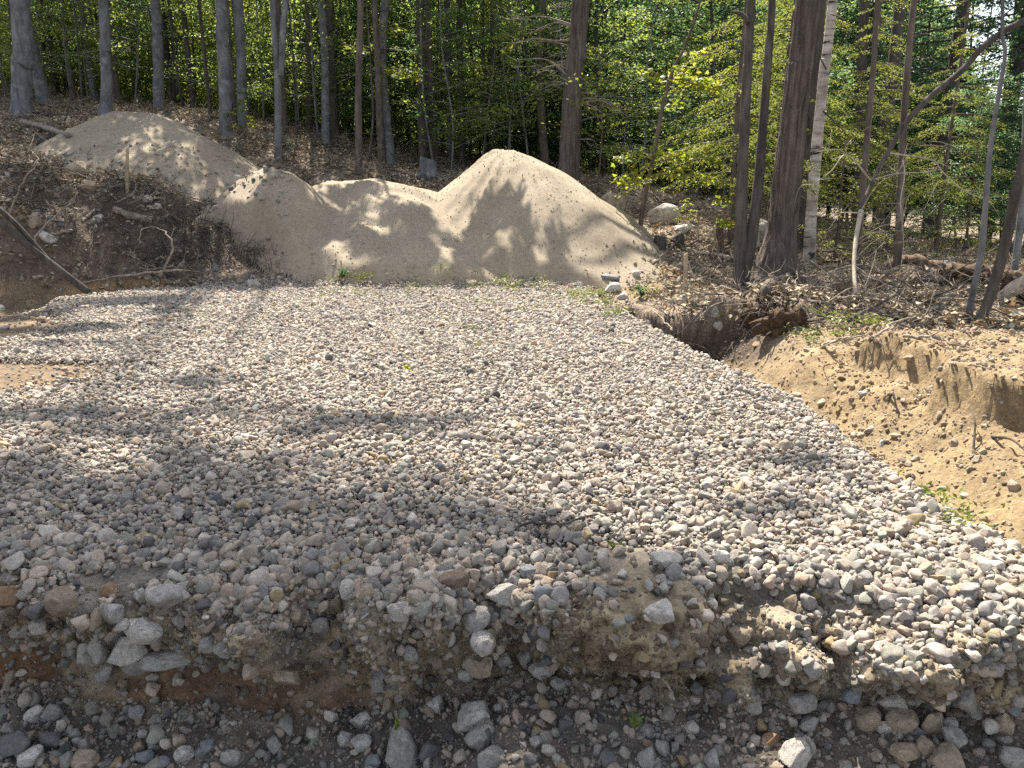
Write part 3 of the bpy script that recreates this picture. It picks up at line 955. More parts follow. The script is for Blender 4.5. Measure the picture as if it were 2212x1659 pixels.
k = (y > ye(x) + 0.03) & (rng.random(len(x)) < sst(3.0, 2.3, y))
x, y = x[k], y[k]
pebs(np.stack([x, y, terrain(x, y)], 1), UP, np.clip(rng.lognormal(math.log(0.018), 0.3, len(x)), 0.008, 0.034), stone_tints(len(x)) * 0.7 + sandt * 0.3, 0.4)
x = rng.uniform(-6.5, -2.2, 2500)
y = rng.uniform(4.2, 10.4, 2500)
pebs(np.stack([x, y, terrain(x, y)], 1), UP, np.clip(rng.lognormal(math.log(0.009), 0.6, len(x)), 0.004, 0.035), stone_tints(len(x)) * 0.8)
x = rng.uniform(-3.4, 3.2, 5200)
y = rng.uniform(9.4, 11.2, 5200)
_k = np.max([pile_h(k, x, y) for k in range(4)], axis=0) < terrain(x, y) + .06
x, y = x[_k], y[_k]
pebs(np.stack([x, y, surf(x, y)], 1), UP, np.clip(rng.lognormal(math.log(0.013), 0.55, len(x)), 0.005, 0.05), stone_tints(len(x)) * 0.7 + sandt * 0.3, 0.3)
# stones that rolled over the faces of the piles
x = rng.uniform(-9, 3.2, 26000)
y = rng.uniform(9.8, 15.0, 26000)
ph = np.max([pile_h(k, x, y) for k in range(4)], axis=0)
k = (ph > terrain(x, y) - 0.02) & (rng.random(len(x)) < 0.25 + 0.75 * sst(0.0, 0.5, fbm(x * 1.5, y * 1.5, 8, 3)))
x, y, z = x[k], y[k], ph[k]
pebs(np.stack([x, y, z], 1), UP, np.clip(rng.lognormal(math.log(0.0058), 0.45, len(x)), 0.003, 0.013 + 0.02 * (rng.random(len(x)) < .012)), stone_tints(len(x)) * 0.6 + sandt * 0.3, 0.1)
# coarse stones that rolled to the foot of the piles
x = rng.uniform(-4, 3.2, 6000)
y = rng.uniform(9.6, 13.0, 6000)
ph = np.max([pile_h(k, x, y) for k in range(4)], axis=0)
tz = terrain(x, y)
k = (ph > tz - .02) & (rng.random(len(x)) < np.exp(-np.maximum(ph - tz, 0) / .16))
x, y, z = x[k], y[k], ph[k]
pebs(np.stack([x, y, z], 1), UP, np.clip(rng.lognormal(math.log(0.012), 0.5, len(x)), 0.005, 0.04), stone_tints(len(x)) * .75 + sandt * .2, 0.1)
# dark bank on the left
x = rng.uniform(-9, -3, 1500)
y = rng.uniform(9.6, 13, 1500)
pebs(np.stack([x, y, surf(x, y)], 1), UP, np.clip(rng.lognormal(math.log(0.022), 0.5, len(x)), 0.008, 0.07), stone_tints(len(x)) * 0.8, 0.1)
scatter('pebbles', STONES, np.concatenate(GP), np.concatenate(GR), np.concatenate(GS), np.concatenate(GT), 'small pebbles bedded in the soil, the sand and the cut bank', 'pebbles')

# ------------------------------------------------------------------ single rocks
rock_meshes = []
for i in range(16):
    r = np.random.default_rng(500 + i)
    Vr, Fr = rock_verts(600 + i, 4, int(r.integers(9, 15)), 0.10, (0.5, 0.88))
    rock_meshes.append(mesh_np('rock', Vr, Fr, [M['rock']]))
TONE = {'grey': (0.36, 0.345, 0.325), 'pale': (0.52, 0.495, 0.46), 'dark': (0.16, 0.16, 0.165), 'tan': (0.40, 0.33, 0.25), 'rust': (0.34, 0.22, 0.14), 'brown': (0.26, 0.2, 0.15), 'blue': (0.27, 0.29, 0.32)}
_rk = 0


def rock(P, N, w, d, h, tone, label, group, roll=0.0, sink=0.3, name='rock', cat='rock', yaw=None):
    global _rk
    o = obj(name, rock_meshes[(_rk * 7 + 3) % len(rock_meshes)])
    _rk += 1
    o.scale = (w / 2, d / 2, h / 2)
    r = random.Random(_rk)
    o.rotation_euler = (r.uniform(-.2, .2), math.radians(-roll), r.uniform(-.35, .35) if yaw is None else yaw)
    o.location = Vector(P) + Vector(N) * (d * 0.5 - sink * d)
    t = TONE[tone]
    k = r.uniform(0.9, 1.1)
    o.color = (t[0] * k, t[1] * k, t[2] * k, 1)
    return tag(o, label, cat, group)


BANK = [  # px, py, width, height (photo pixels at 2212 wide), tone, roll, label
    (17, 1303, 36, 46, 'rust', 0, 'orange brown stone under the gravel edge at the far left of the cut bank'),
    (47, 1291, 32, 26, 'pale', 0, 'small pale block tucked right of the orange brown stone in the bank'),
    (85, 1308, 42, 36, 'dark', 10, 'dark charcoal stone between a pale block and the round brown rock'),
    (152, 1309, 66, 50, 'brown', 0, 'round brown rock bulging from the bank under the gravel'),
    (233, 1286, 28, 28, 'rust', 0, 'small orange stone just under the gravel lip, above leaf shaped stone'),
    (302, 1290, 28, 36, 'pale', 8, 'smooth light stone standing upright like a leaf in the bank'),
    (358, 1295, 78, 38, 'grey', 0, 'wide grey rock roofing a small hollow under the gravel lip'),
    (43, 1356, 34, 32, 'grey', 30, 'grey angular stone below the dark charcoal stone'),
    (80, 1346, 40, 30, 'pale', -20, 'pale broken stone below and left of the round brown rock'),
    (200, 1336, 20, 46, 'tan', -5, 'narrow tan stone standing on end right of the round brown rock'),
    (237, 1325, 40, 42, 'grey', 0, 'grey rock coated with fine soil beside the narrow tan stone'),
    (322, 1353, 70, 40, 'pale', -12, 'bright topped rock jutting out under the wide grey rock'),
    (263, 1346, 30, 24, 'pale', 0, 'small white knob of stone beside the bright topped rock'),
    (225, 1389, 32, 56, 'grey', 8, 'tall grey stone on end left of the sparkling white topped rock'),
    (197, 1406, 36, 42, 'grey', 35, 'tilted grey slab leaning on the tall grey stone'),
    (267, 1389, 62, 50, 'pale', 25, 'sparkling white topped rock in a cluster in the left bank'),
    (367, 1401, 104, 34, 'grey', 0, 'long flat grey slab lying level in the left bank'),
    (285, 1430, 44, 38, 'grey', 0, 'squat grey stone at the foot of the sparkling white topped rock'),
    (238, 1435, 52, 32, 'grey', 30, 'tilted oblong stone above the bare red brown soil band'),
    (447, 1386, 36, 30, 'grey', -35, 'small grey wedge right of the long flat slab, nearer one of two'),
    (482, 1388, 36, 30, 'grey', -30, 'small grey wedge beside another wedge, farther from the long flat slab'),
    (610, 1453, 64, 34, 'tan', -12, 'tan slab hanging over the dark hollow at the end of the overhang'),
    (633, 1336, 32, 30, 'tan', 15, 'sandy triangular stone above the overhanging tan slab'),
    (692, 1349, 34, 42, 'grey', 20, 'grey upright stone in bare soil right of the sandy triangular stone'),
    (393, 1328, 24, 32, 'grey', 25, 'slim grey stone leaning under the right end of the wide grey rock'),
    (28, 1469, 24, 28, 'tan', 0, 'three cornered tan stone alone in the red brown soil'),
    (10, 1359, 26, 38, 'grey', 0, 'grey rock cut off by the picture edge below the orange brown stone'),
    (752, 1281, 32, 36, 'pale', 0, 'pale blocky stone under the gravel, first of a row in mid bank'),
    (790, 1290, 34, 32, 'tan', 0, 'tan stone second in the row under the gravel in mid bank'),
    (870, 1313, 52, 38, 'pale', -20, 'pale pointed rock with its base buried in brown soil'),
    (968, 1262, 64, 34, 'brown', 0, 'soil covered rock forming a ledge under the gravel in mid bank'),
    (1109, 1289, 64, 38, 'pale', 0, 'pale speckled boulder loaf under the gravel right of a soil ledge'),
    (1174, 1298, 46, 36, 'blue', -10, 'smooth bluish cobble right of the pale speckled loaf shaped rock'),
    (1060, 1277, 26, 26, 'tan', 0, 'small tan cobble perched on the left shoulder of the speckled loaf rock'),
    (1032, 1346, 60, 56, 'grey', 0, 'large grey five sided rock in the middle of the bank'),
    (1050, 1383, 46, 46, 'pale', 20, 'white speckled rock under the grey five sided rock'),
    (1028, 1419, 56, 44, 'tan', 10, 'rounded tan rock propping the white speckled rock'),
    (1087, 1416, 40, 42, 'grey', 0, 'boxy rock right of the rounded tan rock'),
    (1145, 1423, 32, 38, 'grey', 10, 'plain grey cobble right of the boxy rock'),
    (1185, 1418, 34, 24, 'dark', 15, 'dark flat cobble tucked against the plain grey cobble'),
    (1177, 1456, 52, 30, 'pale', 10, 'pale flat stone lying at the foot of the plain grey cobble'),
    (1247, 1433, 36, 54, 'pale', -18, 'pale wedge shaped rock standing in red soil under the mossy lump'),
    (992, 1455, 34, 26, 'pale', 0, 'chalky white stone at the toe of the bank below the tan rock'),
    (1220, 1480, 32, 20, 'grey', 0, 'small flat stone lying on grit below the pale wedge shaped rock'),
    (824, 1470, 30, 42, 'grey', 20, 'lone grey stone leaning on the grit slope below the brown soil'),
    (1424, 1333, 58, 40, 'pale', 0, 'flat faced pale triangular rock set in the mossy soil lump'),
    (1440, 1223, 62, 36, 'pale', -22, 'yellowish white rock lying on the shoulder of the mossy soil lump'),
    (1144, 1237, 34, 24, 'blue', -30, 'bluish oval cobble in gravel above the bluish smooth cobble'),
    (970, 1232, 24, 26, 'pale', 0, 'pale cobble standing in the gravel lip above the soil ledge'),
    (1434, 1276, 22, 20, 'pale', 0, 'round white pebble sized stone right above the flat faced triangular rock'),
    (1454, 1386, 30, 22, 'grey', 0, 'grey stone half sunk in soil below the flat faced triangular rock'),
    (890, 1409, 28, 34, 'grey', 10, 'grey stone stuck in crusted soil left of the rounded tan rock'),
    (1174, 1383, 22, 38, 'pale', 0, 'thin pale splinter standing above the dark flat cobble'),
    (1356, 1340, 20, 22, 'blue', 0, 'bluish white chip left of the flat faced triangular rock'),
    (1602, 1383, 60, 42, 'tan', -15, 'smooth tan egg shaped rock in red soil right of the mossy lump'),
    (1913, 1314, 32, 46, 'grey', 20, 'grey green rock stuck high in the sunlit right part of the bank'),
    (1748, 1309, 38, 30, 'grey', -20, 'rounded grey rock in the dark gravel notch of the right bank'),
    (1708, 1306, 30, 30, 'brown', 0, 'brown rock left of the rounded grey rock in the gravel notch'),
    (1552, 1215, 36, 32, 'pale', 0, 'pale lump on top of the gravel right of the mossy soil lump'),
    (1762, 1449, 30, 30, 'grey', -20, 'grey green stone in a soil pocket above the lying grey slab'),
    (1752, 1489, 28, 32, 'tan', -20, 'tan oval stone beside a dark hollow at the bank toe'),
    (1694, 1402, 26, 22, 'grey', 0, 'small grey stone in crumbly soil right of the tan egg shaped rock'),
]
for px, py, w, h, tone, roll, lab in BANK:
    P, N, zc = bank_at(px, py)
    k = zc / FPX
    rock(P, N, w * k * 1.3, (w + h) * 0.5 * k * 1.1, h * k * 1.3, tone, lab, 'rocks in the cut bank', roll, 0.2)

FLOOR = [
    (78, 1541, 36, 36, 'pale', 0, 'pale cobble at the back of the left floor, beside its darker twin'),
    (113, 1538, 34, 32, 'grey', 10, 'grey cobble touching the right side of the pale back cobble'),
    (38, 1609, 62, 50, 'dark', 20, 'big dark grey rock on the floor at the lower left'),
    (112, 1598, 46, 38, 'dark', -30, 'dark tilted rock right of the big dark grey rock'),
    (75, 1628, 64, 38, 'pale', 15, 'pale faceted rock below the dark tilted rock'),
    (193, 1639, 50, 44, 'tan', 10, 'tan faceted rock at the bottom edge near the lower left'),
    (298, 1540, 30, 26, 'grey', 0, 'lone grey stone against the foot of the red soil wall'),
    (403, 1626, 42, 42, 'pale', 20, 'whitish knobbly rock on the left floor'),
    (447, 1616, 30, 30, 'blue', -20, 'bluish stone right of the whitish knobbly rock'),
    (500, 1640, 42, 40, 'grey', 0, 'grey flat topped rock between the bluish stone and the soil spur'),
    (590, 1603, 30, 36, 'grey', 15, 'upright grey stone near the end of the soil spur'),
    (145, 1643, 30, 30, 'grey', 0, 'grey stone at bottom edge left of the tan faceted rock'),
    (310, 1634, 32, 26, 'blue', 20, 'bluish oval stone left of the whitish knobbly rock, upper of two'),
    (350, 1646, 30, 24, 'blue', 10, 'bluish oval stone left of the whitish knobbly rock, lower of two'),
    (1024, 1546, 70, 56, 'pale', 5, 'large pale boulder loaf on the middle floor'),
    (940, 1523, 36, 34, 'pale', 0, 'pale squarish stone up the grit slope left of the large pale rock'),
    (1039, 1597, 60, 50, 'grey', 0, 'grey rock with a bright right facet below the large pale rock'),
    (870, 1612, 56, 96, 'grey', 15, 'tall tombstone shaped grey rock leaning on the middle floor'),
    (924, 1625, 44, 48, 'dark', -30, 'dark bluish rock leaning right of the tombstone shaped rock'),
    (784, 1559, 44, 36, 'pale', 15, 'greenish white rock left of the tombstone shaped rock'),
    (785, 1600, 42, 34, 'pale', 0, 'light rounded rock under the greenish white rock'),
    (749, 1598, 30, 30, 'pale', 0, 'whitish cobble left of the light rounded rock'),
    (1056, 1637, 52, 38, 'grey', 10, 'grey rock half hidden under the bright faceted rock'),
    (1077, 1536, 22, 28, 'grey', 0, 'slim stone tucked behind the large pale rock'),
    (1160, 1603, 28, 22, 'grey', 0, 'small grey cobble right of the bright faceted rock'),
    (1139, 1645, 30, 32, 'dark', 0, 'dark pyramid of rock at the bottom edge of the middle floor'),
    (1317, 1647, 38, 40, 'dark', 0, 'dark pointed rock at the bottom edge right of the dark pyramid'),
    (1397, 1645, 42, 36, 'grey', 10, 'grey rough rock at the bottom edge below two small stones'),
    (1430, 1616, 26, 36, 'grey', 10, 'narrow stone right of and above the rough grey bottom rock'),
    (1397, 1583, 22, 28, 'grey', 20, 'upright pebbly stone above the rough grey bottom rock'),
    (810, 1650, 32, 28, 'blue', 0, 'bluish grey stone at the bottom edge left of the tombstone rock'),
    (1923, 1514, 58, 38, 'pale', 10, 'sunlit cream rock perched on a slanting slab on the right floor'),
    (1838, 1503, 44, 40, 'blue', 10, 'bluish boxy rock at the back of the right floor'),
    (2075, 1498, 56, 66, 'grey', 0, 'tall blocky rock leaning on the bank at the far right'),
    (1723, 1523, 66, 38, 'grey', 5, 'long grey slab at the bank toe right of the brown spur'),
    (1768, 1526, 30, 24, 'dark', 0, 'small dark stone at the right end of the long grey slab'),
    (1872, 1549, 62, 46, 'tan', 25, 'slanting greenish slab under the sunlit cream rock'),
    (1948, 1555, 64, 42, 'tan', 12, 'wide tan rock below the sunlit cream rock'),
    (2008, 1566, 42, 48, 'tan', -20, 'sunlit rounded tan rock in the right hand heap'),
    (2045, 1566, 38, 36, 'pale', -25, 'pale rock right of the sunlit rounded tan rock'),
    (2052, 1600, 54, 36, 'grey', -25, 'grey slanting rock under the pale rock in the heap'),
    (1947, 1629, 62, 48, 'tan', 0, 'broad tan rock over a dark gap at the bottom of the heap'),
    (1997, 1618, 40, 36, 'tan', 15, 'olive block jammed between two broad tan rocks'),
    (2048, 1640, 72, 44, 'tan', 0, 'biggest sunlit tan rock at the bottom of the right heap'),
    (2162, 1566, 36, 46, 'tan', -25, 'tan upright rock at the far right below a bluish stone'),
    (2186, 1529, 34, 36, 'blue', -25, 'bluish stone above the tan upright rock at the far right'),
    (1712, 1634, 50, 68, 'pale', -12, 'large whitish tooth shaped rock at the bottom of the right floor'),
    (1537, 1640, 30, 42, 'grey', 5, 'upright grey stone at the bottom edge left of the whitish tooth'),
    (1748, 1566, 40, 28, 'grey', 10, 'low grey stone in the grit above the whitish tooth shaped rock'),
    (1662, 1593, 46, 22, 'rust', 0, 'flat orange rusty stone in the grit left of the whitish tooth'),
    (1722, 1594, 24, 22, 'grey', 0, 'small round stone right of the flat orange stone'),
    (1905, 1571, 32, 32, 'pale', -20, 'small pale stone left of the wide tan rock'),
    (2200, 1505, 36, 40, 'pale', 0, 'sunlit white rock at the right picture edge below the bank'),
    (2184, 1640, 54, 40, 'grey', 15, 'grey rock at the bottom right corner'),
    (1622, 1515, 32, 46, 'grey', 20, 'long stone leaning at the toe under the crumbly brown spur'),
    (2165, 1602, 26, 26, 'grey', 0, 'round stone below the tan upright rock at the far right'),
]
for px, py, w, h, tone, roll, lab in FLOOR:
    P, N, zc = bank_at(px, min(py + h * 0.2, 1650))
    k = zc / FPX
    rock(P, np.array([0, -0.25, 0.97]), w * k * 1.22, (w + h) * 0.55 * k, h * k * 1.25, tone, lab, 'rocks on the floor below the bank', roll, 0.22)

FIELD = [
    (165, 366, 46, 34, 'tan', 0, 'rounded boulder at the foot of the far sand pile left of the stake', 'boulder'),
    (190, 395, 36, 34, 'brown', 0, 'brown rock below and right of the rounded boulder', 'rock'),
    (93, 298, 30, 14, 'blue', 0, 'bluish flat rock on the slope below the leftmost grey tree', 'rock'),
    (76, 470, 30, 34, 'tan', 0, 'round tan rock high in the dark bank', 'rock'),
    (100, 507, 40, 22, 'pale', -10, 'pale white rock beside the bare forked branch in the dark bank', 'rock'),
    (318, 427, 26, 14, 'pale', 0, 'small white rock right of the stake on the bank top', 'rock'),
    (338, 443, 30, 12, 'pale', 0, 'flat pale rock below the small white rock by the stake', 'rock'),
    (215, 468, 24, 18, 'grey', 0, 'grey rock showing on the bank below the stake', 'rock'),
    (395, 568, 16, 16, 'tan', 0, 'tan round rock low in the dark bank near its mouth', 'rock'),
    (466, 572, 14, 22, 'blue', 10, 'bluish upright chip low in the dark bank', 'rock'),
    (545, 608, 30, 16, 'pale', 0, 'white rock at the left foot of the ridged sand pile', 'rock'),
    (92, 688, 26, 18, 'brown', 0, 'brown rock alone on the shaded mud', 'rock'),
    (10, 704, 30, 16, 'grey', 0, 'grey rock on the mud at the left picture edge', 'rock'),
    (4, 662, 14, 18, 'pale', 0, 'white broken rock at the left picture edge above the mud', 'rock'),
    (320, 596, 14, 10, 'pale', 0, 'small white stone in front of the arched bare branch', 'rock'),
    (350, 592, 14, 12, 'tan', 0, 'small tan stone under the arched bare branch', 'rock'),
    (1020, 610, 30, 14, 'tan', 0, 'low tan rock in the weeds between the pad and the piles', 'rock'),
    (1233, 614, 20, 16, 'tan', 0, 'tan stone in the rubble at the foot of the tall sand cone', 'rock'),
    (1252, 612, 20, 22, 'pale', 25, 'white slanted stone in the rubble right of a tan stone', 'rock'),
    (1222, 622, 22, 14, 'rust', 0, 'reddish stone in front of the two rubble stones', 'rock'),
    (1318, 596, 46, 12, 'blue', -5, 'long bluish slab lying at the toe of the tall sand cone', 'rock'),
    (1372, 588, 22, 14, 'pale', 10, 'pale block just above the long bluish slab', 'rock'),
    (1325, 617, 40, 22, 'pale', 0, 'broad white rock beside the leafy weed', 'rock'),
    (1345, 636, 26, 22, 'pale', 0, 'white rock nearest the ditch head', 'rock'),
    (1472, 645, 26, 30, 'pale', 0, 'white rock leaning at the foot of the right stake', 'rock'),
    (1300, 652, 28, 16, 'tan', 0, 'tan rock at the corner of the gravel pad', 'rock'),
    (1322, 452, 66, 40, 'tan', -10, 'tan boulder behind the right slope of the tall sand cone', 'boulder'),
    (1432, 463, 68, 40, 'pale', 5, 'peaked pale boulder right of the thin leaning sapling', 'boulder'),
    (1478, 490, 52, 22, 'pale', 0, 'flat white boulder in front of the peaked pale boulder', 'boulder'),
    (1648, 490, 72, 46, 'pale', 0, 'big white boulder between the twin stems and the big trunk', 'boulder'),
    (1625, 515, 30, 50, 'pale', 0, 'white boulder edge seen between the twin stems', 'boulder'),
    (1560, 500, 30, 24, 'grey', 0, 'grey rock in front of the reddish stump', 'rock'),
    (2040, 570, 60, 18, 'pale', 0, 'long pale rock behind the twisted log', 'rock'),
    (2160, 560, 36, 10, 'pale', 0, 'low white rock in the open litter at the right', 'rock'),
    (1555, 697, 26, 18, 'pale', 15, 'white rock on the soil over the dark hole', 'rock'),
    (1545, 668, 18, 26, 'grey', 0, 'grey rock standing behind the dark hole', 'rock'),
    (1400, 694, 14, 12, 'pale', 0, 'small white stone stuck in the dark hole wall', 'rock'),
    (1722, 852, 32, 16, 'tan', 0, 'tan rock in the ditch, upper one of a pair', 'rock'),
    (1712, 864, 28, 14, 'tan', 0, 'tan rock in the ditch, lower one of a pair', 'rock'),
    (1776, 866, 22, 14, 'tan', 0, 'rounded tan stone right of the pair in the ditch', 'rock'),
    (1785, 906, 24, 18, 'brown', 0, 'brown block standing in the wet ditch', 'rock'),
    (1768, 911, 30, 18, 'tan', 0, 'tan slab leaning on the brown block in the wet ditch', 'rock'),
    (1862, 938, 30, 14, 'tan', 10, 'flat tan stone on the sand above the wet ditch', 'rock'),
    (1878, 925, 24, 14, 'pale', 10, 'pale stone above the flat tan stone on the sand', 'rock'),
    (1865, 845, 22, 14, 'grey', 0, 'grey stone on the sand below the crumbled scarp', 'rock'),
    (1940, 938, 30, 10, 'tan', 0, 'flat sandy stone in the middle of the sand slope', 'rock'),
    (1906, 955, 14, 18, 'pale', 0, 'white chip on the sand right of the flat tan stone', 'rock'),
    (1966, 770, 30, 14, 'tan', 0, 'tan flat rock on the sand in front of the forest litter', 'rock'),
    (1885, 785, 22, 16, 'tan', 0, 'tan rock at the upper end of the crumbled scarp', 'rock'),
    (2035, 1052, 26, 14, 'tan', 0, 'tan stone by the wet ditch mud near the gravel', 'rock'),
]
for px, py, w, h, tone, roll, lab, nm in FIELD:
    P = hit(px, py + h * 0.45)
    if (px, py) == (1322, 452):      # stands behind the slope of the pile
        P = PT(px - 4, py, 13.7)
        P[2] = Gz(P[0], P[1])
    k = P[1] / ray(px, py)[1] / FPX
    if nm == 'boulder' and px > 1000:
        w, h = w * .95, h * 1.05
    rock(P, np.array([0, 0, 1.0]), w * k * 1.1, (w + h) * 0.55 * k, h * k * 1.3, tone, lab, 'rocks on the ground', roll, 0.5, nm, nm)
    o = COL.objects[-1]
    o.location.z = P[2] + h * k * (0.3 if nm == 'boulder' else 0.14)

# ------------------------------------------------------------------ leaf builders
def quads_to_mesh(Q):
    """Q (n,4,3)"""
    n = len(Q)
    return Q.reshape(-1, 3), np.arange(n * 4).reshape(n, 4)


def rand_dirs(n, flat=0.6, r=rng):
    """normals that tend to point up"""
    v = r.normal(size=(n, 3))
    v[:, 2] = np.abs(v[:, 2]) + flat
    return v / np.linalg.norm(v, axis=1)[:, None]


def leaf_quads(C, size, flat=0.6, asp=0.62, r=rng, ax=None):
    """diamond leaves at points C, two triangles folded along the rib -> quads"""
    n = len(C)
    Nn = rand_dirs(n, flat, r)
    a = r.normal(size=(n, 3)) if ax is None else ax + r.normal(size=(n, 3)) * 0.5
    a -= (a * Nn).sum(1)[:, None] * Nn
    a /= np.linalg.norm(a, axis=1)[:, None] + 1e-9
    b = np.cross(Nn, a)
    s = (size * r.uniform(0.65, 1.3, n))[:, None]
    fold = Nn * s * 0.12
    p0, p2 = C - a * s * 0.5, C + a * s * 0.5
    mid = C + a * s * 0.04
    p1, p3 = mid + b * s * asp * 0.5 + fold, mid - b * s * asp * 0.5 + fold
    return np.stack([p0, p1, p2, p3], 1)


def maple_leaves(mb, C, size, r=rng, flat=0.9):
    """five lobed leaves"""
    t = np.radians([-90, -50, -28, -8, 12, 42, 62, 90, 118, 138, 168, 188, 208, 230])
    rad = np.array([0.3, 0.42, 0.7, 0.5, 0.9, 0.48, 0.62, 1.05, 0.62, 0.48, 0.9, 0.5, 0.7, 0.42])
    n = len(C)
    Nn = rand_dirs(n, flat, r)
    a = r.normal(size=(n, 3))
    a -= (a * Nn).sum(1)[:, None] * Nn
    a /= np.linalg.norm(a, axis=1)[:, None]
    b = np.cross(Nn, a)
    s = (size * r.uniform(0.6, 1.25, n))[:, None, None] * 0.55
    V = C[:, None] + s * (a[:, None] * (np.sin(t) * rad)[None, :, None] + b[:, None] * (np.cos(t) * rad)[None, :, None]) - Nn[:, None] * s * (0.25 * rad ** 2 * np.abs(np.cos(t)))[None, :, None]
    mb.add(V.reshape(-1, 3), np.arange(n * len(t)).reshape(n, len(t)))


def blob_points(n, c, rad, r=rng, hollow=0.35, nz=1.2):
    """points through an uneven clump"""
    d = r.normal(size=(n, 3))
    d /= np.linalg.norm(d, axis=1)[:, None]
    k = (hollow + (1 - hollow) * r.random(n)) ** 0.6
    k *= 1 + 0.4 * fbm(d[:, 0] * nz + c[0], d[:, 1] * nz + c[1], d[:, 2] * nz + c[2], 2)
    return np.asarray(c) + d * k[:, None] * np.asarray(rad)


def clumpy(n, c, rad, r=rng, k=14, s=0.33):
    """clumps of points inside an ellipsoid: gaps stay between them"""
    cc = blob_points(k, c, np.asarray(rad) * 0.85, r)
    w = r.random(k) + 0.3
    pick = r.choice(k, n, p=w / w.sum())
    return cc[pick] + r.normal(size=(n, 3)) * np.asarray(rad) * s * 0.55


# ---- understory hardwood: thin stem, level sprays of leaves
def sapling_meshes(seed, H, leaf, nb, mat, bark, spread=0.38, low=0.15, lpb=60, stem=0.018, lean=0.06):
    r = np.random.default_rng(seed)
    mb = MB()
    top = np.array([r.normal() * lean * H, r.normal() * lean * H, H])
    pts = [np.zeros(3), top * 0.35 + r.normal(size=3) * 0.03 * H, top * 0.7 + r.normal(size=3) * 0.03 * H, top]
    tube(mb, pts, [stem * H / 4 + .006, stem * H / 5 + .005, stem * H / 8 + .003, 0.004], 7, 14, seed=seed)
    P, _ = smooth_path(pts, [1, 1, 1, 1], 40)
    Q = []
    for i in range(nb):
        f = low + (1 - low) * (i + r.random()) / nb
        p = P[int(f * 39)]
        az = r.uniform(0, 2 * PI)
        L = H * spread * (1.15 - 0.75 * f) * r.uniform(0.6, 1.25)
        dirv = np.array([math.cos(az), math.sin(az), r.uniform(0.05, 0.4)])
        e = p + dirv * L
        e[2] -= L * 0.08
        m = (p + e) / 2 + np.array([0, 0, L * 0.06])
        tube(mb, [p, m, e], [0.004 + 0.006 * L, 0.004 + 0.003 * L, 0.002], 4, 5)
        n = max(6, int(lpb * L / (H * spread)))
        t = r.uniform(0.22, 1.05, n)
        side = np.cross(dirv, [0, 0, 1.0])
        c = p[None] + (e - p)[None] * t[:, None] + side[None] * (r.normal(size=n) * 0.2 * L * (1.1 - 0.55 * t))[:, None]
        c[:, 2] += r.normal(size=n) * 0.035 * L - 0.05 * L * np.abs(r.normal(size=n)) + 0.24 * L * t * (1 - t)
        Q.append(leaf_quads(c, leaf, 1.0, 0.6, r, ax=dirv[None]))
    Vq, Fq = quads_to_mesh(np.concatenate(Q))
    return mb.mesh('sapling_trunk', [bark]), mesh_np('sapling_crown', Vq, Fq, [mat], False)


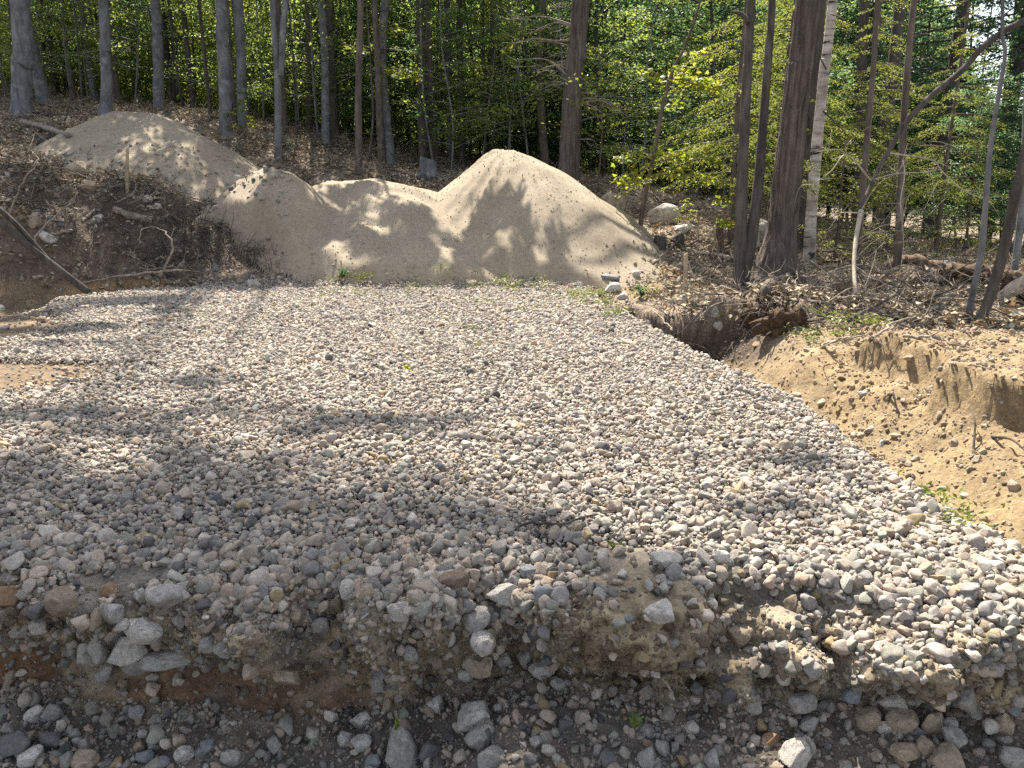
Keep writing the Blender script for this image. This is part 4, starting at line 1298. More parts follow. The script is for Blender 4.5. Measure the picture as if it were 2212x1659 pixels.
# ---- conifer: whorls of flat drooping sprays
def conifer_meshes(seed, H, z0, R, nb, mat, bark, r0, droop=0.25, den=1.0, needle=0.034, up=0.05, dead=0, lean=(0, 0)):
    r = np.random.default_rng(seed)
    mb = MB()
    top = np.array([lean[0], lean[1], H])
    tube(mb, [np.zeros(3), top * 0.33 + r.normal(size=3) * 0.012 * H * [1, 1, 0], top * 0.66, top], [r0, r0 * 0.8, r0 * 0.5, 0.01], 10, 26, 0.12, seed=seed)
    Q = []

    def spray(p, dirv, L):
        n_t = max(4, int(L / 0.055 * den))
        side = np.cross(dirv, [0, 0, 1.0])
        side /= np.linalg.norm(side)
        for j in range(n_t):
            t = 0.12 + 0.88 * (j + r.random()) / n_t
            b0 = p + dirv * L * t + np.array([0, 0, up * L * t - droop * L * t * t])
            tl = L * (0.42 * (1 - t) + 0.09) * r.uniform(0.6, 1.2)
            sg = 1 if j % 2 else -1
            d2 = dirv * 0.6 + side * sg * 0.8 + np.array([0, 0, -0.38 + r.normal() * 0.14])
            m = max(2, int(tl / 0.03 * den))
            tt = (np.arange(m) + r.random(m)) / m
            c = b0 + d2 * (tl * tt)[:, None] + np.array([0, 0, -0.10 * tl]) * (tt ** 2)[:, None] + r.normal(size=(m, 3)) * 0.008
            sgn = np.where(np.arange(m) % 2 == 0, 1, -1)[:, None]
            dd = d2 * 0.6 + np.cross(d2, [0, 0, 1.0])[None] * sgn * 0.7
            Q.append(leaf_quads(c + dd * needle * 0.4, needle, 0.7, 0.42, r, ax=dd * 2.5))
    for i in range(nb):
        f = (i + r.random()) / nb
        z = z0 + (H - z0) * f
        p = top * (z / H)
        az = i * 2.4 + r.normal() * 0.4
        L = R * (1 - 0.85 * f) * r.uniform(0.6, 1.15)
        dirv = np.array([math.cos(az), math.sin(az), 0.0])
        tube(mb, [p, p + dirv * L * 0.5 + np.array([0, 0, (up * .5 - droop * .25) * L]), p + dirv * L * 0.97 + np.array([0, 0, (up - droop) * L])], [0.006 + 0.010 * L, 0.005 + 0.004 * L, 0.002], 4, 6)
        spray(p, dirv, L)
    for i in range(dead):
        z = r.uniform(0.1, 1.0) * z0
        p = top * (z / H)
        az = r.uniform(0, 6.28)
        L = R * r.uniform(0.3, 0.8)
        dirv = np.array([math.cos(az), math.sin(az), 0.05])
        e = p + dirv * L + np.array([0, 0, -0.3 * L])
        tube(mb, [p, p + dirv * L * 0.5, e], [0.008, 0.005, 0.0015], 4, 6, wob=0.02, seed=i)
        for q in range(3):
            t = r.uniform(0.4, 0.9)
            s0 = p + dirv * L * t + np.array([0, 0, -0.3 * L * t * t])
            tube(mb, [s0, s0 + (dirv * 0.5 + r.normal(size=3) * 0.5) * L * 0.3], [0.003, 0.001], 3, 3)
    Vq, Fq = quads_to_mesh(np.concatenate(Q))
    return mb.mesh('conifer_trunk', [bark]), mesh_np('conifer_crown', Vq, Fq, [mat], False)


def plant_tree(name, label, cat, loc, trunk, crown, group=None, scale=1.0, rot=0.0):
    t = thing(name, label, cat, loc, group)
    t.scale = (scale,) * 3
    t.rotation_euler = (0, 0, rot)
    obj('trunk', trunk, t)
    obj('crown', crown, t)
    return t


SUN_EL, SUN_AZ = math.radians(57), math.radians(13)        # azimuth to the left of straight ahead
SUN = np.array([-math.sin(SUN_AZ) * math.cos(SUN_EL), math.cos(SUN_AZ) * math.cos(SUN_EL), math.sin(SUN_EL)])

# ------------------------------------------------------------------ the trees that stand out, measured from the photograph
TREES = {}


def big_tree(key, name, label, cat, path, Y, r_px, bark, H=19.0, group=None, seg=14, ridges=0, rough=0.05, flare=1.5, tilt=0.0, extra=None, limb_mat=None):
    """path: photo points from the base up; the stem is continued to H"""
    D = [PT(px, py, Y + tilt * i) for i, (px, py) in enumerate(path)]
    base = D[0].copy()
    base[2] = min(base[2], Gz(base[0], base[1])) - 0.12
    D[0] = np.array([base[0], base[1], base[2]])
    k = Y / ray(path[0][0], path[0][1])[1] / FPX
    last, prev = D[-1], D[-2]
    dirv = (last - prev) / np.linalg.norm(last - prev)
    dirv = dirv * 0.5 + np.array([0, 0, 0.5])
    ext = last + dirv / dirv[2] * max(0.5, H - last[2])
    D2 = [p - base for p in D] + [((last + ext) / 2) - base, ext - base]
    R = [r_px[min(i, len(r_px) - 1)] * 0.5 * k for i in range(len(D))] + [r_px[-1] * 0.5 * k * 0.45, r_px[-1] * 0.5 * k * 0.12]
    # flared foot
    b0 = D2[0]
    D2.insert(1, b0 + (D2[1] - b0) * min(0.5, 0.38 / max(0.05, np.linalg.norm(D2[1] - b0))))
    R.insert(1, R[0])
    R[0] *= flare
    t = thing(name, label, cat, base, group)
    mb = MB()
    tube(mb, D2, R, seg, max(24, int((ext[2] - base[2]) * 7)), rough, ridges, seed=hash(key) % 97 if False else sum(map(ord, key)) % 97)
    if extra and not limb_mat:
        extra(mb, base, D)
    obj('trunk', mb.mesh('trunk', [M[bark]]), t)
    if limb_mat:
        for lb in extra(None, base, D):
            obj('branch', lb.mesh('branch', [M[limb_mat]]), t)
    TREES[key] = dict(o=t, base=base, top=ext, path=[p for p in D] + [ext], clumps=[], Y=Y)
    return t


TG = 'smooth grey trunks at the wood edge'
big_tree('t1', 'beech_tree', 'thick straight grey trunk, leftmost of the wood edge', 'tree', [(47, 252), (46, 140), (43, 0)], 16.0, [42, 40, 38], 'bark_grey', 24, TG, flare=1.35)
big_tree('t2', 'beech_tree', 'crooked grey trunk rising behind the crest of the far sand pile', 'tree', [(226, 246), (230, 170), (225, 90), (222, 0)], 16.0, [24, 22, 20, 19], 'bark_grey', 23, TG)
big_tree('t3', 'beech_tree', 'grey trunk bowed slightly, left one of a close pair behind the piles', 'tree', [(487, 296), (486, 180), (479, 60), (477, 0)], 16.2, [27, 26, 23, 22], 'bark_grey', 24, TG)
big_tree('t4', 'beech_tree', 'grey trunk set back, right one of a close pair behind the piles', 'tree', [(523, 302), (521, 160), (514, 0)], 17.4, [22, 20, 19], 'bark_grey', 24, TG)


def fork_t5(mb, base, D):
    k = 15.6 / FPX
    P = [PT(606, 165, 15.6) - base, PT(612, 60, 15.6) - base, PT(620, -40, 15.6) - base, PT(640, -400, 15.2) - base]
    tube(mb, P, [7 * k, 6.5 * k, 6 * k, 3 * k], 9, 18, 0.05)


big_tree('t5', 'beech_tree', 'slim grey trunk that forks into two stems above the piles', 'tree', [(600, 356), (601, 240), (598, 150), (588, 0)], 15.6, [16, 15, 13, 12], 'bark_grey', 23, TG, extra=fork_t5)
big_tree('t6', 'beech_tree', 'slim brownish trunk standing behind the low flat topped pile', 'tree', [(775, 392), (774, 200), (779, 0)], 15.2, [16, 14, 13], 'bark_brown', 8.6)


def snag_limbs(mb, base, D):
    r = np.random.default_rng(5)
    k = 14.6 / FPX
    out = []
    for py, L, s in [(22, 60, -1), (60, 130, -1), (75, 30, -1), (88, 95, -1), (105, 75, -1), (118, 60, -1), (140, 60, -1), (160, 85, -1), (178, 100, -1), (186, 60, -1), (200, 45, -1), (300, 20, -1), (215, 80, 1), (205, 60, 1), (226, 100, 1), (100, 34, 1), (310, 42, 1), (232, 55, 1), (28, 50, -1), (190, 90, -1), (65, 70, -1), (150, 50, -1)]:
        x0 = np.interp(py, [0, 400], [1254, 1228])
        p = PT(x0, py, 14.6) - base
        a = r.uniform(-0.9, 0.9)
        dz = r.uniform(-0.35, 0.25)
        e = p + np.array([s * math.cos(a), -math.sin(a) * 0.9, dz]) * L * k * 1.35
        m = (p + e) / 2 + np.array([0, 0, 0.12 * L * k + r.normal() * 0.04])
        mb = MB()
        out.append(mb)
        tube(mb, [p, m, e], [0.03 if L > 90 else 0.017, 0.011, 0.003], 5, 9, wob=0.05, seed=py)
        for q in range(5 if L > 50 else 2):
            t = r.uniform(0.35, 0.95)
            b = p + (e - p) * t + np.array([0, 0, 0.4 * t * (1 - t) * 0.12 * L * k * 4])
            d = (e - p) * r.uniform(0.15, 0.4) + r.normal(size=3) * np.array([0.12, 0.2, 0.16]) * L * k * 0.8
            tube(mb, [b, b + d * 0.5 + r.normal(size=3) * 0.03, b + d], [0.006, 0.004, 0.0015], 4, 5, wob=0.02, seed=q)
    return out


big_tree('snag', 'dead_conifer', 'rough barked brown snag with bare broken branches behind the tall sand cone', 'tree', [(1228, 412), (1232, 300), (1243, 120), (1254, 0)], 14.6, [45, 42, 37, 34], 'bark_cedar', 24, seg=56, ridges=18, flare=1.2, extra=snag_limbs, limb_mat='dead_wood')


def roots(mb, base, D, Y, spec):
    for pts, w in spec:
        P = []
        for px, py in pts:
            h = hit(px, py)
            P.append(np.array([h[0], h[1], h[2] + w * 0.3]) - base)
        tube(mb, P, [w, w * 0.75] + [w * 0.5] * (len(P) - 2), 8, 10, 0.1)


big_tree('r2', 'cedar_tree', 'biggest trunk on the right, shaggy furrowed bark and spreading roots', 'tree', [(1672, 608), (1688, 500), (1707, 330), (1726, 150), (1745, 0)], 9.3, [84, 60, 53, 49, 46], 'bark_cedar', 18, seg=72, ridges=24, flare=1.45,
         extra=lambda mb, b, D: roots(mb, b, D, 9.3, [([(1700, 596), (1750, 612), (1800, 625)], 0.07), ([(1640, 606), (1620, 622), (1600, 634)], 0.06), ([(1668, 612), (1655, 630), (1640, 650)], 0.07), ([(1712, 604), (1770, 618), (1850, 640)], 0.04)]))


def twin(mb, base, D):
    k = 9.15 / FPX
    P = [PT(1607, 596, 9.15) - base, PT(1622, 520, 9.15) - base, PT(1637, 410, 9.2) - base, PT(1650, 250, 9.3) - base, PT(1661, 100, 9.3) - base, PT(1668, 0, 9.3) - base, PT(1690, -600, 9.3) - base]
    tube(mb, P, [13 * k, 13 * k, 11 * k, 9 * k, 8 * k, 7 * k, 3 * k], 14, 40, 0.06)
    P = [PT(1618, 50, 9.1) - base, PT(1600, 30, 9.1) - base, PT(1580, 26, 9.0) - base]
    tube(mb, P, [0.035, 0.025, 0.012], 7, 9)


big_tree('r1', 'cedar_tree', 'twin stemmed dark trunk left of the biggest trunk', 'tree', [(1603, 618), (1600, 500), (1606, 330), (1615, 150), (1621, 40)], 9.15, [32, 26, 21, 19, 17], 'bark_dark', 12, seg=16, flare=1.2, extra=twin)
big_tree('r2b', 'cedar_tree', 'dark trunk half hidden behind the biggest trunk', 'tree', [(1735, 520), (1748, 300), (1768, 0)], 11.5, [34, 32, 30], 'bark_dark', 17)


def birch_limbs(mb, base, D):
    out = []
    for a, b_, w in [((1778, 240), (1850, 330), .012), ((1795, 30), (1840, 70), .012), ((1762, 420), (1700, 380), .008), ((1785, 150), (1730, 60), .01)]:
        p, e = PT(*a, 10.6) - base, PT(*b_, 10.2) - base
        mb = MB()
        out.append(mb)
        tube(mb, [p, (p + e) / 2 + np.array([0, 0, .06]), e], [w, w * .6, .002], 5, 8, wob=0.03)
    return out


big_tree('birch', 'birch_tree', 'white barked birch with black bands right of the biggest trunk', 'tree', [(1748, 592), (1752, 470), (1766, 300), (1782, 140), (1799, 0)], 10.7, [26, 23, 22, 20, 18], 'birch', 16, seg=20, rough=0.035, flare=1.15, extra=birch_limbs, limb_mat='bark_dark')
big_tree('r3', 'conifer_tree', 'thin dark trunk with a sunlit left edge right of the birch', 'tree', [(1850, 600), (1860, 450), (1873, 300), (1888, 130), (1896, 0)], 10.4, [14, 13, 12, 11, 10], 'bark_brown', 13)
big_tree('r4', 'conifer_tree', 'straight thin trunk with short bare side twigs, middle right', 'tree', [(1938, 614), (1944, 450), (1953, 250), (1963, 120), (1975, 0)], 9.4, [17, 15, 14, 13, 12], 'bark_brown', 13,
         extra=lambda mb, b, D: [tube(mb, [PT(np.interp(py, [0, 614], [1975, 1938]), py, 9.4) - b, PT(np.interp(py, [0, 614], [1975, 1938]) + s * L * .5, py - 6, 9.4 + dd * .5) - b, PT(np.interp(py, [0, 614], [1975, 1938]) + s * L, py + dr, 9.4 + dd) - b], [.009, .006, .002], 4, 7, wob=0.02, seed=py)
                                for py, s, L, dr, dd in [(57, -1, 70, 0, .1), (142, -1, 70, 5, 0), (178, -1, 66, 12, -.2), (190, -1, 60, 10, .2), (245, -1, 60, 20, 0), (222, -1, 50, 16, .3), (130, 1, 80, 25, 0), (80, 1, 60, 10, .3), (312, 1, 150, 30, -.3), (320, 1, 130, 14, .4), (360, -1, 40, 30, 0), (280, 1, 50, 20, 0), (40, 1, 40, -8, 0)]])
big_tree('r5', 'conifer_tree', 'dark distant trunk leaning behind the straight thin trunk', 'tree', [(1905, 420), (1918, 250), (1935, 100), (1945, 0)], 15.0, [26, 25, 24, 22], 'bark_dark', 17)
big_tree('r5b', 'conifer_tree', 'dark distant trunk straight behind the birch and the thin sunlit trunk', 'tree', [(1852, 480), (1860, 250), (1868, 0)], 15.5, [22, 21, 19], 'bark_dark', 17)
big_tree('r6', 'young_maple', 'slender grey stem bending near the right edge', 'tree', [(2089, 697), (2104, 620), (2121, 533), (2138, 333), (2160, 190), (2171, 113), (2166, 0)], 6.7, [15, 13, 12, 10, 8, 7, 6], 'bark_grey', 7)
big_tree('r7', 'leaning_maple', 'dark trunk leaning hard to the right, base in the litter by the lying log', 'tree', [(2092, 715), (2135, 649), (2168, 542), (2191, 432), (2215, 330), (2240, 200)], 6.4, [17, 22, 21, 20, 19, 18], 'bark_dark', 7, flare=1.0)
big_tree('r8', 'young_maple', 'short pale stem at the right picture edge beside the leaning trunk', 'tree', [(2196, 575), (2204, 480), (2213, 360), (2225, 100)], 8.2, [15, 14, 13, 10], 'bark_grey', 8)

# small slanting sapling with bright yellow green leaves
P0 = [PT(px, py, Y) for px, py, Y in [(1381, 506, 12.0), (1392, 430, 11.9), (1407, 360, 11.8), (1434, 220, 11.6), (1454, 150, 11.5), (1476, 108, 11.4), (1508, 20, 11.2), (1520, -60, 11.1)]]
base = P0[0].copy()
base[2] -= 0.05
t = thing('maple_sapling', 'thin slanting stem with bright yellow green leaf sprays right of the sand cone', 'sapling', base)
mb = MB()
tube(mb, [p - base for p in P0], [0.04, 0.035, 0.032, 0.028, 0.024, 0.02, 0.014, 0.008], 8, 36, 0.05)
lm = MB()
r = np.random.default_rng(21)
for (ax, ay), (ex, ey), Y, n in [((1440, 195), (1392, 160), 11.6, 34), ((1445, 180), (1480, 158), 11.4, 30), ((1450, 170), (1568, 200), 11.2, 90), ((1447, 185), (1520, 190), 11.5, 60), ((1412, 335), (1342, 345), 11.8, 60), ((1408, 350), (1340, 420), 11.7, 50), ((1408, 345), (1460, 335), 11.4, 40),
                                ((1410, 350), (1560, 345), 11.0, 90), ((1405, 380), (1545, 388), 11.2, 80), ((1402, 395), (1330, 392), 11.8, 30), ((1430, 240), (1470, 230), 11.8, 16), ((1470, 110), (1520, 140), 11.5, 20)]:
    p, e = PT(ax, ay, Y + .3) - base, PT(ex, ey, Y) - base
    L = np.linalg.norm(e - p)
    tube(mb, [p, (p + e) / 2 + np.array([0, 0, 0.05]), e], [.009, .006, .002], 4, 7, wob=0.015)
    tt = r.uniform(0.25, 1.05, int(n * 1.3))
    c = p + (e - p) * tt[:, None] + r.normal(size=(len(tt), 3)) * np.array([0.07, 0.16, 0.045]) + np.array([0, 0, 0.05]) * (tt * (1 - tt) * 4)[:, None]
    maple_leaves(lm, c, 0.10, r)
obj('trunk', mb.mesh('trunk', [M['bark_brown']]), t)
obj('crown', lm.mesh('crown', [M['maple']], False), t)

# bent sapling that leans in from the right, its bare top on the ground
t = thing('fallen_sapling', 'long grey stem bent down from the upper right, bare white top touching the ground', 'fallen tree', PT(2330, 10, 8.6) * np.array([1, 1, 0]))
base = np.array(t.location)
mb = MB()
W = lambda L, Y=7.6: [PT(a, b, Y if len(q) == 0 else q[0]) - base for a, b, *q in L]
tube(mb, W([(2330, 10, 8.4), (2212, 45, 8.4), (2130, 95, 8.4), (2080, 150, 8.4), (2008, 210, 8.4), (1952, 272, 8.4), (1918, 330, 8.4), (1884, 393, 8.3), (1860, 455, 8.1)]), [.034, .032, .031, .03, .029, .027, .025, .022, .019], 10, 60, 0.05)
obj('trunk', mb.mesh('trunk', [M['bark_dark']]), t)
mb = MB()
tube(mb, W([(1860, 455, 8.1), (1850, 510, 7.9), (1845, 570, 7.7), (1847, 640, 7.4), (1838, 690, 7.0), (1842, 712, 6.8), (1858, 734, 6.6)]), [.026, .022, .02, .019, .014, .011, .006], 8, 40, 0.04)
for L, w in [([(1848, 642, 7.4), (1900, 648, 7.3), (1935, 655, 7.1), (1975, 690, 6.8), (2002, 712, 6.6), (2060, 722, 6.4), (2088, 730, 6.3)], .014), ([(1847, 638, 7.4), (1810, 662, 7.1), (1775, 680, 6.9), (1720, 683, 6.8), (1670, 665, 6.9)], .009),
             ([(1852, 630, 7.4), (1920, 640, 7.6), (1990, 646, 7.7), (2060, 632, 7.8), (2112, 616, 8.0)], .009), ([(1857, 460, 8.0), (1815, 460, 7.8), (1790, 472, 7.7)], .008), ([(1858, 458, 8.0), (1880, 464, 7.9), (1900, 478, 7.8)], .006),
             ([(1841, 700, 6.9), (1870, 678, 6.9), (1890, 690, 6.8)], .005), ([(1838, 692, 7.0), (1800, 716, 6.6), (1765, 730, 6.5)], .005), ([(1975, 690, 6.8), (1940, 655, 6.9), (1955, 622, 7.0)], .004),
             ([(1884, 393, 8.3), (1830, 335, 8.2), (1795, 370, 8.1), (1755, 400, 8.2)], .010), ([(1918, 330, 8.4), (2010, 345, 8.2), (2035, 370, 8.1), (2080, 410, 8.0), (2120, 426, 8.0), (2165, 424, 8.0)], .010),
             ([(1888, 388, 8.3), (1935, 375, 8.1), (2000, 372, 8.0), (2030, 366, 8.0)], .007), ([(1860, 455, 8.1), (1895, 400, 7.9), (1940, 372, 7.8)], .006), ([(1850, 520, 7.9), (1900, 490, 7.7), (1945, 475, 7.6), (1960, 430, 7.5)], .006),
             ([(1847, 560, 7.8), (1890, 520, 7.6), (1935, 505, 7.5)], .004), ([(1850, 530, 7.9), (1880, 508, 7.7), (1900, 502, 7.6), (1930, 520, 7.5)], .004), ([(1950, 345, 8.3), (1954, 380, 8.1), (1945, 440, 7.9), (1952, 520, 7.8), (1946, 580, 7.6)], .007)]:
    n = len(L)
    tube(mb, W(L), [w * (1 - 0.75 * i / (n - 1)) for i in range(n)], 6, n * 6, 0.05)
    P = np.array(W(L))
    r = np.random.default_rng(int(L[0][0] + L[-1][0]))
    for q in range(5):
        i = r.integers(1, n)
        d = P[i] - P[i - 1]
        tube(mb, [P[i], P[i] + d * .35 + r.normal(size=3) * .08, P[i] + d * .6 + r.normal(size=3) * .16], [w * .3, w * .22, .0012], 4, 6)
obj('branch', mb.mesh('branch', [M['pale_wood']]), t)

# ------------------------------------------------------------------ unseen high crowns at the wood edge, leaf clumps placed to cast chosen dappled shade
SHADE = [  # ground x, y, z, half width, half depth, leaves
    (-2.3, 2.35, 0, 0.55, 0.3, 900), (-1.5, 2.2, 0, 0.6, 0.33, 1100), (-0.8, 2.25, 0, 0.55, 0.3, 1000), (-0.15, 2.1, 0, 0.5, 0.3, 1000), (0.3, 2.1, 0, 0.3, 0.22, 450),
    (-2.0, 1.6, -.4, 0.8, 0.4, 1200), (-0.8, 1.5, -.4, 0.8, 0.4, 1200), (0.2, 1.45, -.4, 0.7, 0.35, 1000), (-1.9, 2.75, 0, 0.6, 0.22, 600), (-1.1, 2.7, 0, 0.5, 0.2, 520), (-0.4, 2.65, 0, 0.4, 0.2, 460), (-2.2, 3.0, 0, .4, .16, 300), (0.05, 2.5, 0, .3, .18, 300), (-1.5, 2.95, 0, .3, .12, 200), 
    (-1.2, 3.05, 0, 0.22, 0.14, 140), (-0.5, 3.85, 0, 0.34, 0.14, 190), (-1.0, 3.7, 0, 0.2, 0.1, 90), (-2.4, 4.0, 0, 0.5, 0.2, 420), (-1.9, 3.7, 0, 0.35, 0.14, 220), (-1.5, 3.3, 0, 0.2, 0.12, 100), (-2.3, 3.2, 0, .3, .12, 140),
    (-4.2, 8.3, 0, 0.7, 0.5, 900), (-4.9, 7.6, 0, 0.6, 0.5, 700), (-3.7, 6.7, 0, 0.35, 0.3, 260), (-4.6, 6.7, 0, 0.8, 0.45, 700), (-3.4, 7.6, 0, 0.25, 0.25, 150), (-3.4, 5.9, 0, .3, .15, 120), (-2.0, 4.75, 0, .3, .1, 90),
    (1.25, 3.25, 0, .22, .1, 90), (1.0, 2.7, 0, .2, .08, 60),
]
for x in np.arange(-7.4, -3.2, 0.75):      # the dark bank
    for y in (9.9, 10.7):
        if (y > 10 and x > -4.7) or rng.random() < .18:
            continue
        SHADE.append((x + rng.normal() * .15, y + rng.normal() * .1, 0.6, 0.55, 0.5, 800))
SHADE += [(-2.9, 10.0, 0.1, .6, .3, 500), (-2.3, 10.25, 0.1, .45, .2, 300)]
for px, py, w, n in [(225, 300, 75, 700), (180, 330, 60, 500), (490, 355, 45, 420), (335, 430, 50, 300), (250, 400, 45, 300), (605, 415, 50, 480), (645, 475, 50, 460), (590, 545, 55, 420), (655, 560, 40, 300), (765, 420, 55, 380), (735, 485, 42, 360), (865, 440, 45, 360), (815, 520, 55, 360), (920, 500, 30, 220),
                     (1075, 470, 70, 520), (1015, 525, 50, 360), (1130, 520, 35, 220), (890, 555, 60, 260), (1010, 590, 40, 150), (1210, 560, 30, 120)]:
    P = hit(px, py)
    SHADE.append((P[0], P[1], P[2], w / FPX * P[1], 0.36, int(n * .72)))
# right hand litter
SHADE += [(3.9, 8.4, .1, .5, .3, 300), (4.4, 7.4, .1, .6, .3, 350), (5.2, 6.5, .1, .6, .3, 350)]
pool = ['t1', 't2', 't3', 't4', 't5', 'snag', 'r2', 'r2b', 'birch', 'r5', 'r5b']
for gxx, gyy, gzz, rx, ry, n in SHADE:
    best = None
    for kx in pool:
        T = TREES[kx]
        s = (T['base'][1] + 0.0 - gyy) / SUN[1]
        if s < 5:
            continue
        C = np.array([gxx, gyy, gzz]) + SUN * s
        zc = C[2]
        tp = T['top']
        f = np.clip((zc - T['base'][2]) / (tp[2] - T['base'][2]), 0, 1)
        ax = T['base'][0] * (1 - f) + tp[0] * f
        cost = abs(C[0] - ax) + max(0, zc - tp[2] - 2) * 1.5 + max(0, 6.4 - zc) * 2
        if best is None or cost < best[0]:
            best = (cost, kx, C)
    TREES[best[1]]['clumps'].append((best[2], rx, ry, n))
for kx, T in TREES.items():
    cl = list(T['clumps'])
    top = T['top']
    if kx in pool:
        for q in range(3):      # a top to every tree
            cl.append((np.array([top[0] + rng.normal() * .8, top[1] + 1.0 + rng.normal() * .5, top[2] + 0.5 + rng.random()]), 0.8, 0.6, 260))
    else:
        cl.append((np.array([top[0], top[1], top[2]]), 0.5, 0.4, 220))
    Q, mb = [], MB()
    for C, rx, ry, n in cl:
        C = np.array(C)
        p = clumpy(int(n * 1.5), C, (rx * 1.0, ry * 0.7, max(0.12, ry * 0.6)), k=int(6 + n / 60), s=0.45)
        Q.append(leaf_quads(p, 0.105, 0.9, 0.7))
        P = np.array(T['path'])
        i = int(np.argmin(np.abs(P[:, 2] - (C[2] - 0.6))))
        # a limb from the stem to the clump
        za = np.clip(C[2] - 0.35 * abs(C[0] - P[-1][0]) - 0.4, P[0][2] + 1, P[-1][2])
        a = np.array([np.interp(za, P[:, 2], P[:, j]) for j in range(3)])
        if za > 5.6 or kx not in pool:
            tube(mb, [a - T['base'], (a + C) / 2 - T['base'] + np.array([0, 0, .15]), C - T['base']], [.045, .03, .01], 5, 8, wob=0.03)
    V, F = quads_to_mesh(np.concatenate(Q) - T['base'])
    obj('crown', mesh_np('crown', V, F, [M['canopy']], False), T['o'])
    if mb.n:
        obj('limb', mb.mesh('limb', [M['bark_dark']]), T['o'])

# ------------------------------------------------------------------ conifers on the right
def at_px(px, Y):
    """ground point under photo column px at distance Y"""
    x = (px - 1106) / FPX * (Y * CS)  # close enough along the ground
    x = (px - 1106) / FPX * Y / 1.0
    return np.array([x, Y, Gz(x, Y) - 0.04])


hemA = conifer_meshes(31, 5.8, 1.0, 1.75, 54, M['hemlock'], M['bark_brown'], 0.055, 0.34, 1.5, 0.038, 0.08, 16)
hemB = conifer_meshes(32, 5.4, 1.3, 1.55, 46, M['hemlock'], M['bark_brown'], 0.05, 0.3, 1.5, 0.038, 0.1, 20)
hemS = conifer_meshes(33, 1.7, 0.1, 0.95, 30, M['hemlock'], M['bark_brown'], 0.02, 0.28, 1.2, 0.045, 0.1, 3)
spr = conifer_meshes(34, 14.0, 1.0, 2.7, 110, M['spruce'], M['bark_dark'], 0.15, 0.24, 0.7, 0.085, 0.0, 12)
HG = 'feathery hemlocks among the right hand trunks'
for (tr, cr), px, Y, s, rz, lab in [(hemA, 1572, 11.6, 0.95, 0.3, 'feathery yellow green hemlock left of the twin stemmed trunk'), (hemB, 1668, 12.2, 1.0, 2.0, 'feathery hemlock showing between the twin stems and the biggest trunk'),
                                    (hemA, 1836, 13.0, 0.9, 4.0, 'feathery hemlock between the white birch and the thin sunlit trunk'), (hemB, 1700, 14.5, 1.05, 1.0, 'hemlock behind the biggest trunk and the birch'),
                                    (hemB, 2010, 12.6, 0.8, 3.3, 'hemlock with level sprays behind the bent down stem'), (hemS, 1795, 11.2, 1.0, 0.4, 'low spreading hemlock at the foot of the birch'),
                                    (hemS, 1905, 11.8, 0.9, 2.2, 'low hemlock bush behind the straight thin trunk'), (hemS, 2070, 12.4, 1.2, 1.2, 'low hemlock bush at the edge of the dark thicket')]:
    plant_tree('hemlock', lab, 'hemlock', at_px(px, Y), tr, cr, HG, s, rz)
for px, Y, s, rz, lab in [(1990, 16.5, 1.0, 0.0, 'tall dark spruce in the upper right, its boughs against white sky'), (2110, 19.0, 0.95, 1.4, 'dark spruce under the gap of sky at the upper right'), (2260, 17.5, 0.62, 2.6, 'dark spruce cut off by the right picture edge'),
                          (1840, 21.0, 1.05, 3.7, 'dark spruce deep behind the birch'), (1720, 24.0, 1.0, 5.0, 'dark spruce far behind the biggest trunk'), (1180, 19.5, 0.7, 4.4, 'dark spruce left of the rough barked snag'), (1380, 24.0, 0.95, .7, 'dark spruce far behind the slanting maple stem')]:
    plant_tree('spruce', lab, 'spruce', at_px(px, Y), *spr, 'dark spruces in the wood', s, rz)

# ------------------------------------------------------------------ understory saplings
sap = {}
for i in range(5):
    sap['b%d' % i] = sapling_meshes(40 + i, 4.2, 0.07, 30, M['beech'], M['bark_grey'], 0.36, 0.18, 78)
    sap['g%d' % i] = sapling_meshes(60 + i, 6.0, 0.075, 46, M['green'], M['bark_dark'], 0.3, 0.12, 130)
sap['m0'] = sapling_meshes(80, 1.1, 0.10, 11, M['maple'], M['bark_brown'], 0.5, 0.35, 26)
sap['m1'] = sapling_meshes(81, 3.4, 0.09, 18, M['maple'], M['bark_brown'], 0.42, 0.3, 38)
r = np.random.default_rng(77)


def understory(kind, n, px0, px1, Y0, Y1, s0, s1, label, cat, group):
    for i in range(n):
        px = px0 + (px1 - px0) * (i + r.random()) / n
        Y = r.uniform(Y0, Y1)
        L = at_px(px, Y)
        tr, cr = sap['%s%d' % (kind, r.integers(0, 5))]
        plant_tree('sapling', label, cat, L, tr, cr, group, r.uniform(s0, s1), r.uniform(0, 6.28))


understory('b', 30, -60, 780, 18, 30, 0.75, 1.3, 'young beech with yellow green leaves among the grey trunks on the slope', 'sapling', 'beech saplings on the left slope')
understory('g', 16, -60, 800, 19, 31, 0.8, 1.3, 'young green leaved tree among the trunks on the left slope', 'sapling', 'green saplings on the left slope')
understory('b', 18, 800, 1240, 16.8, 24, 0.8, 1.3, 'young beech with yellow green leaves behind the tall sand cone', 'sapling', 'beech saplings in the middle')
understory('g', 18, 780, 1270, 18.5, 29, 0.8, 1.3, 'young green leaved tree deep in the wood behind the tall sand cone', 'sapling', 'green saplings in the middle')
understory('g', 14, 1270, 1640, 18, 27, 1.0, 1.6, 'green leaved tree behind the cables right of the snag', 'sapling', 'green trees behind the cables')
understory('b', 4, 1260, 1600, 15.5, 19, 0.7, 1.0, 'young beech with yellow leaves right of the snag', 'sapling', 'beech saplings right of the snag')
understory('g', 7, 1650, 2020, 17, 24, 0.9, 1.4, 'green leaved tree behind the right hand hemlocks', 'sapling', 'green trees behind the hemlocks')
